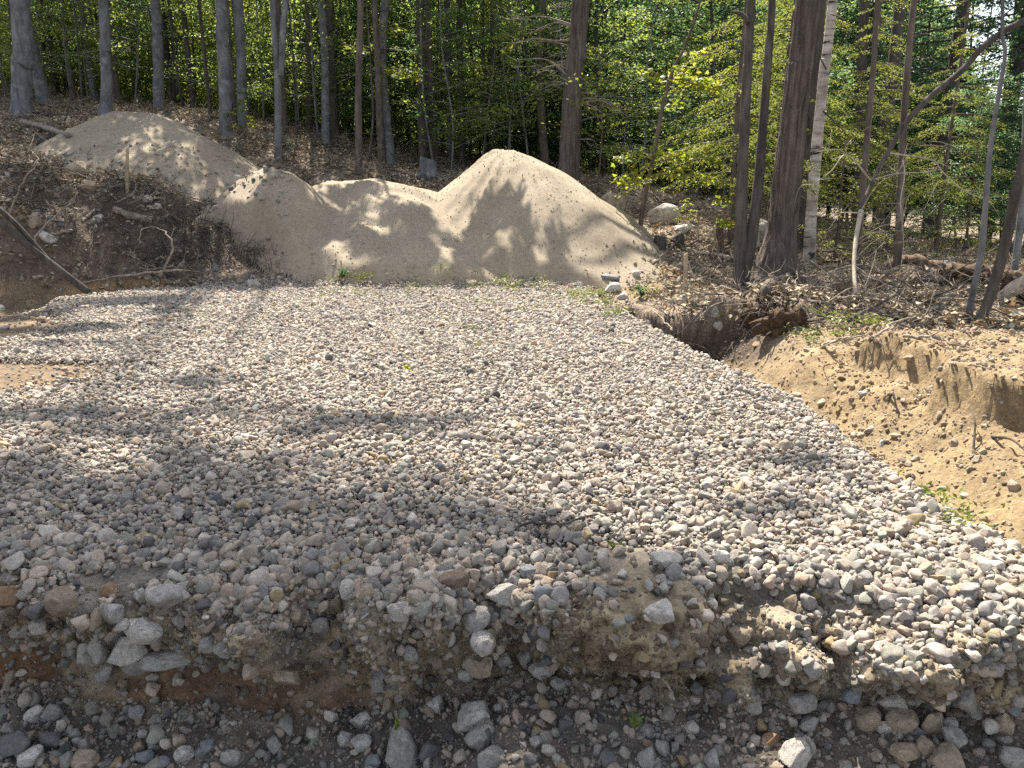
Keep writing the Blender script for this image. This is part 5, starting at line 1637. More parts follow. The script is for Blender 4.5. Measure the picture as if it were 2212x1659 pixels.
understory('g', 13, 2000, 2330, 13.6, 18.5, 0.42, 0.62, 'dense dark leaved young tree in the thicket at the right edge', 'sapling', 'thicket at the right edge')
for px, Y, s, rz, key, lab in [(1553, 11.0, 1.0, .5, 'm0', 'knee high maple with bright leaves left of the twin stemmed trunk'), (1470, 12.2, .5, 1.0, 'm0', 'tiny bright maple in front of the flat white boulder'),
                               (555, 16.0, .8, 2.0, 'm0', 'small bright sapling in front of the close pair of grey trunks'), (1100, 15.6, .8, 3.0, 'm1', 'yellow leaved sapling right behind the tall sand cone'), (1285, 14.6, .75, 3.4, 'm1', 'yellow leaved sapling just right of the snag')]:
    plant_tree('maple_sapling', lab, 'sapling', at_px(px, Y), *sap[key], None, s, rz)
# the lit maple bough that hangs in front of the trunks
bough = thing('maple_sapling', 'slim stem carrying one bright yellow bough behind the low flat topped pile', 'sapling', at_px(808, 17.2))
mb, lm = MB(), MB()
base = np.array(bough.location)
tube(mb, [np.zeros(3), PT(806, 250, 17.2) - base, PT(800, 130, 17.2) - base, PT(790, -20, 17.2) - base], [.03, .025, .02, .008], 7, 24)
for (ax, ay), (ex, ey), n in [((802, 150), (912, 168), 120), ((803, 110), (740, 100), 40), ((800, 60), (860, 70), 40)]:
    p, e = PT(ax, ay, 17.2) - base, PT(ex, ey, 16.6) - base
    tube(mb, [p, (p + e) / 2 + np.array([0, 0, .1]), e], [.012, .008, .002], 4, 6)
    tt = r.uniform(.2, 1.05, n)
    maple_leaves(lm, p + (e - p) * tt[:, None] + r.normal(size=(n, 3)) * np.array([.08, .2, .06]), 0.11, r)
obj('trunk', mb.mesh('trunk', [M['bark_brown']]), bough)
obj('crown', lm.mesh('crown', [M['maple']], False), bough)

# ------------------------------------------------------------------ trunks of the wood behind
def wood_tree(seed, H, r0, bark, cm):
    r = np.random.default_rng(seed)
    mb = MB()
    top = np.array([r.normal() * .12, r.normal() * .12, H])
    pts = [np.zeros(3), np.array([0, 0, .5]), top * .3 + r.normal(size=3) * [.06, .06, 0], top * .6 + r.normal(size=3) * [.06, .06, 0], top]
    tube(mb, pts, [r0 * 1.4, r0, r0 * .85, r0 * .6, .02], 9, 40, 0.08, seed=seed)
    for i in range(14):
        z = r.uniform(1.5, 9)
        a = r.uniform(0, 6.28)
        p = np.array([np.interp(z, [0, H], [0, top[0]]), np.interp(z, [0, H], [0, top[1]]), z])
        L = r.uniform(.3, 1.3)
        d = np.array([math.cos(a), math.sin(a), r.uniform(-.3, .3)])
        tube(mb, [p, p + d * L * .5, p + d * L + np.array([0, 0, -.1])], [.014, .01, .003], 4, 5, wob=.03)
    Q = []
    for i in range(3):
        z = r.uniform(.65, 1.0) * H
        a = r.uniform(0, 6.28)
        c = top * (z / H) + np.array([math.cos(a), math.sin(a), 0]) * r.uniform(.3, 1.8) * (1.3 - z / H)
        Q.append(leaf_quads(clumpy(190, c, (1.1, 1.1, .55), r), .14, .9, .7, r))
    V, F = quads_to_mesh(np.concatenate(Q))
    return mb.mesh('wood_trunk', [bark]), mesh_np('wood_crown', V, F, [cm], False)


WT = [wood_tree(300, 17, .115, M['bark_dark'], M['canopy']), wood_tree(301, 16, .095, M['bark_brown'], M['canopy']), wood_tree(302, 18, .12, M['bark_grey'], M['green']), wood_tree(303, 15, .08, M['bark_grey'], M['canopy']), wood_tree(304, 16, .11, M['bark_dark'], M['green'])]
fixed = [(10, 19, 1.1), (108, 20, .9), (152, 18.5, 1.25), (178, 22, .9), (300, 19, 1.0), (386, 18, 1.0), (412, 21, .8), (640, 18.5, .8), (722, 17.8, .8), (738, 18.2, 1.0), (835, 17.2, .9), (853, 17.3, .95), (922, 17.6, 1.05), (946, 18.0, .9), (980, 20, .8), (1003, 19, .7), (1176, 17.5, 1.0), (1060, 22, .8), (1130, 21, .7),
         (690, 20, .9), (565, 21, 1.0), (455, 19.5, .6), (340, 23, .8), (255, 20.5, .7), (205, 24, .9), (70, 23, .9), (-30, 20, 1.2)]
tr_list = [(px, Y, s) for px, Y, s in fixed]
for i in range(60):
    px = -120 + 1430 * (i + r.random()) / 60
    tr_list.append((px, r.uniform(20, 34), r.uniform(.45, .8)))
for i in range(12):
    tr_list.append((1320 + 900 * (i + r.random()) / 12, r.uniform(20, 32), r.uniform(.6, 1.0)))
for i, (px, Y, s) in enumerate(tr_list):
    lab, grp = ('dark slender trunk in the shaded wood behind the sand piles', 'trunks in the wood behind the piles') if px < 1320 else ('dark trunk deep in the wood behind the right hand trees', 'trunks in the wood on the right')
    plant_tree('forest_tree', lab, 'tree', at_px(px, Y), *WT[int(r.integers(0, 5)) if i >= len(fixed) else i % 3], grp, s, r.uniform(0, 6.28)).scale[2] = min(s, .72 if Y > 25 else 9, max(.34, (1.55 * (Y - np.interp(px, [0, 450, 800, 1300, 1700], [12.6, 13.4, 13.4, 13.2, 9])) + 1.0) / 18.5))
# thin poles
pole = wood_tree(310, 9, .035, M['bark_dark'], M['green'])
for i in range(46):
    px = 60 + 1150 * (i + r.random()) / 46
    plant_tree('pole_tree', 'thin dark pole sized tree in the shaded wood', 'tree', at_px(px, r.uniform(17.3, 27)), *pole, 'thin poles in the wood', r.uniform(.6, 1.1), r.uniform(0, 6.28))

# ------------------------------------------------------------------ far woods: one leafy mass nobody could count
def leaf_clump_mesh(seed, n, rad, size, mat):
    r = np.random.default_rng(seed)
    V, F = quads_to_mesh(leaf_quads(clumpy(n, (0, 0, 0), rad, r, 9, .4), size, .7, .7, r))
    return mesh_np('leaf_clump', V, F, [mat], False)


FAR = proto_collection('far_leaf_clumps', [leaf_clump_mesh(400 + i, 150, (1.1, 1.1, .6), .17, M['green'] if i % 3 else M['beech']) for i in range(6)])
LOW = proto_collection('low_leaf_clumps', [leaf_clump_mesh(420 + i, 130, (.7, .7, .45), .11, M['beech'] if i % 3 else M['maple']) for i in range(6)])
n = 10500
px = rng.uniform(-250, 2500, n)
Y = rng.uniform(45, 66, n)
x = (px - 1106) / FPX * Y
g = natural(x, Y)
hmax = np.interp(px, [-250, 1000, 1500, 1900, 2050, 2250, 2500], [12, 12.5, 12.5, 13, 6, 2.5, 4]) * (Y / 50)
z = g + rng.random(n) ** 0.9 * hmax
scatter('far_woods', FAR, np.stack([x, Y, z], 1), np.stack([np.zeros(n), np.zeros(n), rng.uniform(0, 6.28, n)], 1), rng.uniform(.8, 1.5, (n, 1)) * np.ones(3), np.ones((n, 3)), 'leafy mass of the far wood beyond all the trunks', 'woods')
n = 4200
px = rng.uniform(-200, 1700, n)
Y = rng.uniform(21, 38, n)
x = (px - 1106) / FPX * Y
z = natural(x, Y) + rng.random(n) ** 1.2 * 5.0
scatter('undergrowth', LOW, np.stack([x, Y, z], 1), np.stack([np.zeros(n), np.zeros(n), rng.uniform(0, 6.28, n)], 1), rng.uniform(.6, 1.2, (n, 1)) * np.ones(3), np.ones((n, 3)), 'sunlit yellow green undergrowth seen between the trunks', 'undergrowth')

# ------------------------------------------------------------------ litter and twigs
def litter_mesh(seed):
    r = np.random.default_rng(seed)
    c = r.normal(size=(12, 3)) * np.array([.12, .12, .012])
    V, F = quads_to_mesh(leaf_quads(c, .075, 1.6, .6, r))
    return mesh_np('litter', V, F, [M['litter']], False)


def twig_mesh(seed, mat, L=.5):
    r = np.random.default_rng(seed)
    mb = MB()
    a = np.zeros(3)
    pts = [a]
    d = np.array([1, 0, .12])
    for i in range(4):
        d = d + r.normal(size=3) * np.array([.2, .35, .18])
        a = a + d / np.linalg.norm(d) * L / 4
        pts.append(a)
    tube(mb, pts, [.007, .006, .005, .003, .0015], 5, 12)
    for i in range(3):
        p = pts[r.integers(1, 4)]
        e = p + (np.array([.6, 0, .1]) + r.normal(size=3) * .5) * L * .35
        tube(mb, [p, (p + e) / 2 + r.normal(size=3) * .02, e], [.004, .003, .001], 4, 5)
    return mb.mesh('twig', [mat])


LIT = proto_collection('leaf_litter_clumps', [litter_mesh(440 + i) for i in range(8)])
DRK = proto_collection('brush_shapes', [twig_mesh(490 + i, M['bark_dark']) for i in range(6)])
TWG = proto_collection('twig_shapes', [twig_mesh(460 + i, M['dead_wood'] if i % 3 else M['bark_dark']) for i in range(9)])


def wildmask(x, y):
    w = 0.4 * fbm(x * 1.1, y * 1.1, 4, 3)
    m = sst(6.2, 7.0, y + w + .12 * (x - 3)) * sst(1.0, 1.8, x - xr(y) + .6 + w)
    m = np.maximum(m, sst(10.6, 11.6, y + w))
    m = np.maximum(m, sst(-3.6, -4.6, x + w) * sst(9.5, 10.3, y))
    m = m * np.where((x > .7) & (x < 3.2), sst(.05, .3, y - ywall(x) + .25 * noise(x * 3, y * 3)), 1)
    return m * (np.max([pile_h(k, x, y) for k in range(4)], axis=0) < terrain(x, y) + .02)


def floor_points(n, dense_pow=1.0):
    Y = 6.0 + (24 - 6.0) * rng.random(n) ** 1.3
    px = rng.uniform(-80, 2300, n)
    x = (px - 1106) / FPX * Y
    k = rng.random(n) < wildmask(x, Y) * (0.45 + 0.55 * sst(-.3, .3, fbm(x * 1.5, Y * 1.5, 12, 3)))
    x, Y = x[k], Y[k]
    return x, Y, terrain(x, Y)


x, y, z = floor_points(30000)
k = ~((x > 1.5) & (rng.random(len(x)) < .5)) & ~((x < -3.2) & (y > 9.4) & (y < 11.4) & (rng.random(len(x)) < .75))
x, y, z = x[k], y[k], z[k]
n = len(x)
scatter('leaf_litter', LIT, np.stack([x, y, z + .012], 1), np.stack([rng.normal(0, .25, n), rng.normal(0, .25, n), rng.uniform(0, 6.28, n)], 1), rng.uniform(.6, 1.2, (n, 1)) * np.ones(3), np.ones((n, 3)), 'brown dead leaves covering the forest floor', 'leaf litter')
x, y, z = floor_points(7500)
n = len(x)
scl = rng.uniform(.4, 1.5, (n, 1)) * np.ones(3)
P1 = np.stack([x, y, z + .02], 1)
R1 = np.stack([rng.normal(0, .3, n), rng.normal(-.02, .12, n), rng.uniform(0, 6.28, n)], 1)
# brush along the crest of the dark bank
m = 420
bxx = rng.uniform(-4.8, -3.0, m)
byy = 10.6 + rng.normal(size=m) * .28
P2 = np.stack([bxx, byy, terrain(bxx, byy) + .02 + .07 * rng.random(m)], 1)
R2 = np.stack([rng.normal(0, .6, m), rng.normal(-.3, .5, m), rng.uniform(0, 6.28, m)], 1)
m2 = 500
bx2 = rng.uniform(-7.5, -4, m2)
by2 = rng.uniform(9.8, 11.6, m2)
P3 = np.stack([bx2, by2, terrain(bx2, by2) + .03], 1)
R3 = np.stack([rng.normal(0, .6, m2), rng.normal(0, .5, m2), rng.uniform(0, 6.28, m2)], 1)
m3 = 150
bx3 = rng.uniform(1.2, 3.4, m3)
by3 = ywall(bx3) + rng.normal(size=m3) * .2 + .05
P4 = np.stack([bx3, by3, terrain(bx3, by3) + .02], 1)
R4 = np.stack([rng.normal(0, .7, m3), rng.normal(.4, .6, m3), rng.uniform(0, 6.28, m3)], 1)
scatter('twigs', TWG, P1, R1, scl, np.ones((len(P1), 3)), 'fallen twigs lying on the forest floor', 'twigs')
bx5 = rng.uniform(-8, -2.8, 900)
by5 = rng.uniform(9.6, 12.0, 900)
P5 = np.stack([bx5, by5, terrain(bx5, by5) + .02], 1)
k5 = np.max([pile_h(q, bx5, by5) for q in range(4)], axis=0) < P5[:, 2]
P5 = P5[k5]
scatter('bank_twigs', TWG, P5, np.stack([rng.normal(0, .5, len(P5)), rng.normal(.1, .4, len(P5)), rng.uniform(0, 6.28, len(P5))], 1), rng.uniform(.2, .6, (len(P5), 1)) * np.ones(3), np.ones((len(P5), 3)), 'pale root ends and sticks littering the dark bank', 'twigs')
P = np.concatenate([P2, P3, P4])
scatter('brush', DRK, P, np.concatenate([R2, R3, R4]), rng.uniform(.3, .9, (len(P), 1)) * np.ones(3), np.ones((len(P), 3)), 'dark brush and roots tangled over the bank and the hole', 'brush')

# low weeds between the pad and the piles, on the pad, along the ditch
def weed_mesh(seed):
    r = np.random.default_rng(seed)
    c = r.normal(size=(26, 3)) * np.array([.06, .06, .025]) + np.array([0, 0, .05])
    V, F = quads_to_mesh(leaf_quads(c, .035, .6, .4, r))
    return mesh_np('weed_tuft', V, F, [M['weed']], False)


WEED = proto_collection('weed_tufts', [weed_mesh(480 + i) for i in range(5)])
L = []
for px, py, n, sx, sy in [(960, 588, 6, 50, 6), (1070, 612, 16, 60, 8), (1150, 625, 14, 60, 7), (1000, 628, 6, 60, 5), (760, 606, 12, 22, 6), (1230, 640, 12, 30, 6), (1300, 650, 12, 20, 8), (1420, 640, 10, 30, 10), (1620, 690, 8, 60, 10), (1880, 700, 10, 60, 8), (1760, 740, 10, 40, 12), (700, 640, 8, 60, 5), (1330, 680, 10, 14, 10), (1780, 560, 14, 60, 20), (2030, 1105, 3, 12, 6), (2060, 1135, 3, 12, 5), (450, 380, 4, 20, 5), (1080, 690, 5, 120, 30)]:
    for i in range(n):
        p = hit(px + rng.normal() * sx, py + rng.normal() * sy)
        L.append([p[0], p[1], p[2] + .005])
L = np.array(L)
n = len(L)
scatter('weeds', WEED, L, np.stack([np.zeros(n), np.zeros(n), rng.uniform(0, 6.28, n)], 1), rng.uniform(.5, 1.1, (n, 1)) * np.ones(3), np.ones((n, 3)), 'small yellow green weeds growing along the edge of the pad', 'weeds')


def plant(name, label, px, py, hgt, n, leaf, mat='weed', sc=.5):
    p = hit(px, py)
    t = thing(name, label, 'plant', p)
    mb = MB()
    Q = []
    for i in range(7):
        a = rng.uniform(0, 6.28)
        e = np.array([math.cos(a) * sc * hgt, math.sin(a) * sc * hgt, hgt * rng.uniform(.6, 1.1)])
        tube(mb, [np.zeros(3), e * np.array([.4, .4, .6]), e], [.004, .003, .0015], 4, 6)
        tt = rng.uniform(.3, 1.05, n)
        Q.append(leaf_quads(e * tt[:, None] + rng.normal(size=(n, 3)) * .12 * hgt, leaf, .7, .5))
    V, F = quads_to_mesh(np.concatenate(Q))
    obj('stem', mb.mesh('stem', [M['weed']]), t)
    obj('leaves', mesh_np('leaves', V, F, [M[mat]], False), t)


plant('weed', 'leafy green weed among white rubble at the corner of the pad', 1385, 645, .16, 12, .06, 'green')
plant('weed', 'bright yellow green seedling alone in the middle of the gravel', 886, 808, .06, 5, .035, 'maple')
plant('weed', 'dark leafy tuft at the left foot of the rubble strip', 740, 602, .12, 12, .05, 'green')
plant('weed', 'tiny green sprig on the gravel near the wet ditch', 2116, 1160, .06, 4, .03, 'weed')
plant('weed', 'faint green sprig among stones on the shaded floor', 855, 1575, .025, 3, .012, 'green')
plant('weed', 'mossy green sprig in the grit of the right hand floor', 1370, 1572, .03, 4, .012, 'green')
plant('weed', 'dry grassy tuft on top of the mossy soil lump', 1330, 1190, .03, 6, .012, 'weed', .9)

# ------------------------------------------------------------------ logs, bare branches, stumps, stakes, cables
def stick(name, label, cat, pts, rad, mat, seg=9, rough=.06, wob=0.0, kids=(), group=None, lift=None, n=None):
    """pts: (px, py, Y or None for resting on the ground, lift)"""
    P = []
    for q in pts:
        if q[2] is None:
            h = hit(q[0], q[1])
            P.append(h + np.array([0, 0, rad[min(len(P), len(rad) - 1)] * .6 + (q[3] if len(q) > 3 else 0)]))
        else:
            P.append(PT(q[0], q[1], q[2]))
    base = P[0].copy()
    t = thing(name, label, cat, base, group)
    mb = MB()
    R = list(np.interp(np.linspace(0, 1, len(P)), np.linspace(0, 1, len(rad)), rad))
    tube(mb, [p - base for p in P], R, seg, n or len(P) * 9, rough, wob=wob, seed=pts[0][0] * .01)
    for kp, kr in kids:
        K = [PT(*q[:3]) - base if q[2] is not None else hit(q[0], q[1]) + np.array([0, 0, .02]) - base for q in kp]
        tube(mb, K, list(np.interp(np.linspace(0, 1, len(K)), np.linspace(0, 1, len(kr)), kr)), 6, len(K) * 7, .05, wob=wob)
    obj('stem', mb.mesh('stem', [M[mat]]), t)
    return t


stick('log', 'straight grey log sloping down the left bank onto the gravel', 'log', [(-60, 445, 8.6), (0, 482, 8.7), (100, 562, 8.9), (192, 632, 9.1)], [.036, .04, .042, .044], 'bark_dark', 12, .05,
      kids=[([(-40, 420, 8.7), (30, 480, 8.8), (90, 545, 8.9), (130, 590, 8.95)], [.03, .03, .025, .02])])
stick('branch', 'grey arched branch lying along the foot of the dark bank', 'branch', [(182, 612, None), (260, 596, 9.5), (350, 586, 9.5), (395, 585, 9.5), (450, 592, None)], [.012, .014, .013, .011, .006], 'dead_wood', 8, .04, .02,
      kids=[([(353, 586, 9.5), (368, 550, 9.5), (370, 520, 9.5), (355, 500, 9.6), (325, 490, 9.7)], [.014, .012, .01, .007, .003]), ([(370, 520, 9.5), (373, 490, 9.5)], [.007, .002]), ([(325, 490, 9.7), (302, 500, 9.6), (300, 530, 9.6), (285, 545, 9.7)], [.006, .005, .004, .002])])
stick('branch', 'bare forked pale branch standing against the dark bank', 'branch', [(70, 530, 9.6), (82, 505, 9.6), (120, 468, 9.7), (150, 440, 9.8), (168, 415, 9.9)], [.014, .013, .011, .008, .004], 'dead_wood', 8, .04, .02,
      kids=[([(130, 455, 9.7), (150, 442, 9.7), (162, 430, 9.6)], [.008, .005, .002])])
stick('branch', 'bare pale branch hooked over at the left edge above the bank', 'branch', [(18, 475, 9.9), (35, 420, 9.9), (60, 380, 9.9), (80, 345, 10.0), (70, 328, 10.1), (45, 317, 10.2), (0, 330, 10.3)], [.011, .011, .01, .008, .007, .006, .004], 'dead_wood', 8, .04, .02)
stick('branch', 'short broken pale stick on the bank top', 'branch', [(178, 480, None), (205, 462, None, .05)], [.02, .014], 'pale_wood', 7)
stick('log', 'grey log resting on the bank below the stake', 'log', [(248, 458, None), (285, 472, None), (330, 480, None)], [.05, .055, .05], 'dead_wood', 10)
stick('log', 'silvery log lying on the slope above the far sand pile', 'log', [(48, 275, None, .06), (90, 284, None, .06), (150, 300, None, .03)], [.05, .05, .04], 'dead_wood', 10)
stick('log', 'pale grey log lying behind the low flat topped pile', 'log', [(782, 372, 15.8), (835, 378, 15.8), (880, 388, 15.7)], [.09, .085, .07], 'bark_grey', 12)
stick('branch', 'curved dead branch on the ground behind the low flat topped pile', 'branch', [(860, 380, None, .1), (900, 388, None, .05), (935, 390, None, .05)], [.03, .03, .015], 'dead_wood', 8)
stick('log', 'dark straight log at the right edge with a pale cut end', 'log', [(2076, 733, 6.35), (2140, 742, 6.4), (2240, 752, 6.45)], [.052, .055, .055], 'bark_dark', 12)
stick('log', 'twisted rotten log arching over the litter on the right', 'log', [(1905, 575, 10.2), (1940, 566, 10.2), (1972, 560, 10.1), (2000, 572, 10.0), (2050, 588, 9.9), (2090, 606, 9.7)], [.05, .06, .07, .07, .08, .07], 'rot_wood', 12, .18, .05)
stick('branch', 'long thin branch lying in the sunlit litter behind the right stake', 'branch', [(1500, 556, None, .06), (1560, 562, None, .05), (1640, 578, None, .03)], [.025, .02, .012], 'pale_wood', 7)
stick('branch', 'slender branch lying on the gravel in the shade', 'branch', [(1105, 1158, None, .03), (1150, 1158, None, .05), (1210, 1162, None, .05), (1260, 1146, None, .05), (1330, 1122, None, .03)], [.004, .005, .005, .004, .002], 'bark_dark', 6, .05, .006,
      kids=[([(1205, 1162, None), (1260, 1170, None), (1310, 1168, None), (1340, 1175, None)], [.004, .004, .003, .0015])])
stick('branch', 'bare dead stalk sprawling on the sand below the scarp', 'branch', [(1920, 862, None), (1926, 880, None, .08), (1938, 900, None, .02)], [.008, .007, .004], 'bark_dark', 6)
stick('branch', 'thin dead stalk bent across the lower sand slope', 'branch', [(2140, 945, None), (2180, 975, None, .06), (2225, 1000, None, .03)], [.008, .006, .003], 'bark_dark', 6)
stick('branch', 'dead stalk leaning up from the sand by the ditch', 'branch', [(2102, 980, None), (2100, 950, None, .1), (2090, 920, None, .1)], [.007, .005, .002], 'bark_dark', 6)
stick('branch', 'pale root dangling from the crumbly right bank', 'root', [(1425, 1462, 2.16), (1440, 1475, 2.12), (1452, 1500, 2.08), (1462, 1525, 2.06)], [.004, .005, .004, .002], 'pale_wood', 6)
for i, (lab, pts) in enumerate([('white root strand hanging in the dark hole, longest one', [(1345, 668, 7.55), (1365, 690, 7.4), (1392, 715, 7.2)]), ('white root strand hanging in the dark hole beside a longer one', [(1352, 672, 7.7), (1375, 700, 7.55), (1388, 722, 7.4)]), ('white root strand at the right side of the dark hole', [(1412, 672, 7.5), (1440, 700, 7.35), (1455, 715, 7.2)])]):
    stick('root', lab, 'root', pts, [.008, .007, .003], 'pale_wood', 6, .05, .02)

FLOORB = [('grey forked branch lying in the litter in front of the twin stemmed trunk', (1530, 640), (1640, 668), .014, 'dead_wood'), ('long grey branch crossing the litter below the biggest trunk', (1650, 650), (1850, 690), .016, 'dead_wood'),
          ('bare branch lying behind the thin white sapling top', (1870, 600), (1700, 640), .012, 'dead_wood'), ('dark branch leaning across the litter between two thin trunks', (1830, 700), (1880, 560), .014, 'bark_dark'),
          ('pale branch lying right of the straight thin trunk', (1960, 640), (2080, 660), .013, 'pale_wood'), ('grey branch lying between the lying log and the sand', (1950, 735), (2080, 760), .013, 'dead_wood'),
          ('dark dead bough under the twisted rotten log', (1960, 610), (2120, 640), .022, 'bark_dark'), ('forked grey branch in the litter left of the lying log', (1880, 740), (1990, 705), .012, 'dead_wood'),
          ('grey stick pointing up out of the litter beside the stake', (1535, 620), (1575, 560), .010, 'dead_wood'), ('bare branch lying behind the biggest trunk', (1780, 600), (1900, 585), .012, 'pale_wood'),
          ('grey branch lying along the edge of the sand', (1780, 752), (1890, 738), .012, 'dead_wood'), ('weathered branch in front of the dark root plate at the right edge', (2110, 690), (2215, 690), .014, 'dead_wood')]
for lab, (ax, ay), (bx_, by_), w, mt in FLOORB:
    A, B = hit(ax, ay), hit(bx_, by_)
    r = np.random.default_rng(ax + by_)
    L = np.linalg.norm(B - A)
    t = thing('branch', lab, 'branch', A, 'bare branches on the forest floor')
    mb = MB()
    n = 6
    Pm = [A + (B - A) * q / (n - 1) + np.array([0, 0, .03 + .22 * L * .25 * math.sin(q / (n - 1) * PI) * r.uniform(.3, 1.4)]) + r.normal(size=3) * .035 * L * np.array([1, 1, .3]) * (0 < q < n - 1) for q in range(n)]
    tube(mb, [p - A for p in Pm], list(np.linspace(w, w * .3, n)), 7, 40, .08, wob=.015, seed=ax * .1)
    for q in range(7):
        i = int(r.integers(1, n))
        d = (B - A) / L * r.uniform(.1, .35) * L + r.normal(size=3) * np.array([.22, .25, .16]) * min(L, 1.2) * .7
        tube(mb, [Pm[i] - A, Pm[i] - A + d * .5 + r.normal(size=3) * .03, Pm[i] - A + d], [w * .5, w * .3, .0015], 5, 9, wob=.02, seed=q)
    obj('stem', mb.mesh('stem', [M[mt]]), t)

# stakes
def stake(label, px, py0, py1, Y, w):
    P0, P1 = PT(px, py0, Y), PT(px - 1, py1, Y)
    g = float(surf(np.array([P0[0]]), np.array([P0[1]]))[0]) - .1
    t = thing('survey_stake', label, 'stake', (P0[0], P0[1], g), 'wooden survey stakes')
    h = P1[2] - g
    a, b = w / 2, w * .22
    V = [(-a, -b, 0), (a, -b, 0), (a, b, 0), (-a, b, 0), (-a, -b, h - .04), (a, -b, h - .015), (a, b, h - .015), (-a, b, h - .04)]
    V = [(x + (P1[0] - P0[0]) * z / h, y, z) for x, y, z in V]
    me = mesh_np('stake', V, np.array([[0, 1, 5, 4], [1, 2, 6, 5], [2, 3, 7, 6], [3, 0, 4, 7], [4, 5, 6, 7]]), [M['stake']], False)
    obj('post', me, t)


stake('thin wooden stake on the bank in front of the far sand pile', 276, 445, 316, 11.2, .04)
stake('thin wooden stake at the right foot of the tall sand cone', 1482, 652, 543, 9.0, .042)


def stump(label, px, py, wpx, hpx, mat, seed):
    p = hit(px, py)
    k = p[1] / FPX
    r = np.random.default_rng(seed)
    t = thing('stump', label, 'stump', p)
    mb = MB()
    h = hpx * k
    tube(mb, [(0, 0, -.1), (0, 0, h * .35), (r.normal() * .02, 0, h * .8), (r.normal() * .03, 0, h)], [wpx * k * .72, wpx * k * .52, wpx * k * .47, wpx * k * .43], 18, 10, .2, seed=seed)
    for i in range(5):
        a = i * 1.256 + r.normal() * .2
        d = np.array([math.cos(a), math.sin(a), 0])
        tube(mb, [d * wpx * k * .35 + np.array([0, 0, h * .25]), d * wpx * k * .75 + np.array([0, 0, .03]), d * wpx * k * 1.2 + np.array([0, 0, -.05])], [wpx * k * .2, wpx * k * .13, .02], 8, 7, .1, seed=i)
    obj('trunk', mb.mesh('stump', [M[mat]]), t)


stump('grey flaring stump behind the low flat topped pile', 924, 386, 36, 40, 'bark_grey', 1)
stump('dark split stump between the sand cone and the twin stems', 1462, 535, 28, 26, 'bark_dark', 2)
stump('dark broken stump block left of the split stump', 1425, 532, 20, 14, 'bark_dark', 3)
stump('reddish thin stump below the knee high maple', 1553, 545, 16, 62, 'rot_wood', 4)
stump('torn brown stump in the litter right of the straight thin trunk', 1970, 628, 34, 26, 'rot_wood', 5)
stump('small snapped stub standing in the litter left of the straight thin trunk', 1895, 640, 12, 44, 'rot_wood', 6)

# root masses
def root_mass(label, px, py, R, seed, n=46, cat='root mass', mat='bark_dark'):
    p = hit(px, py)
    r = np.random.default_rng(seed)
    t = thing('root_mass', label, cat, p)
    V, F = rock_verts(900 + seed, 4, 5, .5, (.6, .95))
    V = V * (1 + .25 * fbm(V[:, 0] * 4, V[:, 1] * 4, V[:, 2] * 4, 3))[:, None]
    sc = np.array(R)
    cols = np.tile(np.array([[.075, .05, .03]]), (len(V), 1)) * (1 + .5 * fbm(V[:, 0] * 3, V[:, 1] * 3, V[:, 2] * 3, 2))[:, None]
    me = mesh_np('clod', V * sc + np.array([0, 0, sc[2] * .4]), F, [M['ground']], True, np.clip(cols, .01, 1))
    obj('clod', me, t)
    mb = MB()
    for i in range(n):
        d = r.normal(size=3)
        d /= np.linalg.norm(d)
        d[1] -= .4
        a = d * sc * .8 + np.array([0, 0, sc[2] * .4])
        b = a + d * sc * r.uniform(.2, .5)
        e = b + np.array([r.normal() * .12, r.normal() * .1, -r.uniform(0, .22)])
        tube(mb, [a, b, e], [r.uniform(.004, .014), .005, .0012], 5, 7, wob=.02, seed=i)
    obj('root', mb.mesh('root', [M[mat]]), t)


root_mass('torn clump of soil and roots hanging over the dark hollow, right of the hole', 1690, 712, (.26, .2, .17), 3)
root_mass('small hanging clump of soil and roots at the right end of the hole', 1640, 690, (.18, .16, .14), 5, 26)
root_mass('overturned root plate of dark soil behind the leaning trunk', 2130, 625, (.42, .3, .2), 7, 50)
root_mass('dark root plate at the right picture edge beside the leaning trunk', 2225, 660, (.4, .35, .3), 8, 40)
stick('log', 'pale split log end poking from the dark root plate', 'log', [(2158, 650, 7.6), (2190, 625, 7.5), (2225, 605, 7.4)], [.06, .075, .07], 'pale_wood', 10, .12)

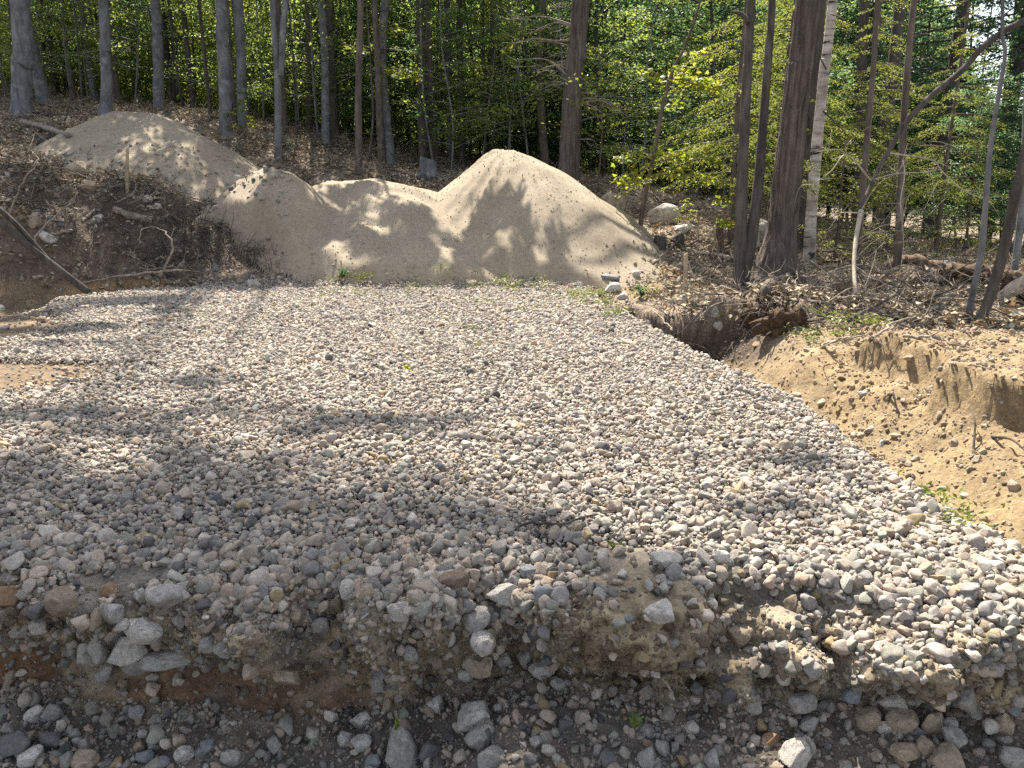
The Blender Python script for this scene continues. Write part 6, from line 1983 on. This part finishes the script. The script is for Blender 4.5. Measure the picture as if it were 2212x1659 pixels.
# cables strung through the wood
for lab, (y0, y1) in [('highest pale cable strung behind the slanting maple stem', (196, 214)), ('second highest pale cable, alone below the highest', (246, 276)), ('upper of the three close pale cables', (282, 308)), ('middle of the three close pale cables', (292, 320)), ('lowest of the three close pale cables', (302, 334))]:
    p, e = PT(1236, y0, 20.0), PT(1640, y1, 17.5)
    t = thing('cable', lab, 'cable', p, 'cables crossing the wood')
    mb = MB()
    tt = np.linspace(0, 1, 9)
    tube(mb, [(e - p) * q + np.array([0, 0, -.12 * 4 * q * (1 - q)]) for q in tt], [.008] * 9, 6, 24)
    obj('wire', mb.mesh('wire', [M['cable']]), t)

# ------------------------------------------------------------------ light, sky, camera
w = bpy.data.worlds.new('World')
SC.world = w
w.use_nodes = True
nt = w.node_tree
bg = nt.nodes['Background']
sky = nt.nodes.new('ShaderNodeTexSky')
sky.sky_type = 'NISHITA'
sky.sun_disc = False
sky.sun_elevation = SUN_EL
sky.sun_rotation = -SUN_AZ
sky.air_density = 1.0
sky.dust_density = 1.5
hs = nt.nodes.new('ShaderNodeHueSaturation')
hs.inputs['Saturation'].default_value = 0.45
nt.links.new(sky.outputs[0], hs.inputs['Color'])
nt.links.new(hs.outputs[0], bg.inputs['Color'])
bg.inputs['Strength'].default_value = 0.095
ld = bpy.data.lights.new('sun', 'SUN')
ld.energy = 5.0
ld.angle = math.radians(0.5)
ld.color = (1.0, 0.92, 0.8)
lo = bpy.data.objects.new('sun', ld)
COL.objects.link(lo)
lo.rotation_mode = 'QUATERNION'
lo.rotation_quaternion = Vector(SUN).to_track_quat('Z', 'Y')
lo.location = (-8, 20, 30)

cd = bpy.data.cameras.new('camera')
cam = bpy.data.objects.new('camera', cd)
COL.objects.link(cam)
cam.location = (0, 0, CAM_H)
cam.rotation_euler = (PI / 2 - PITCH, 0, 0)
cd.sensor_width = 36
cd.lens = 36 * FPX / 2212
cd.clip_end = 400
cd.clip_start = 0.05
SC.camera = cam

SC.view_settings.view_transform = 'Standard'
SC.view_settings.look = 'None'
SC.view_settings.exposure = 1.68
SC.view_settings.gamma = 1.0
cy = SC.cycles
cy.use_denoising = False
cy.max_bounces = 6
cy.diffuse_bounces = 3
cy.glossy_bounces = 2
cy.transmission_bounces = 4
cy.transparent_max_bounces = 4
cy.caustics_reflective = False
cy.caustics_refractive = False
cy.sample_clamp_indirect = 6
SC.render.use_persistent_data = False
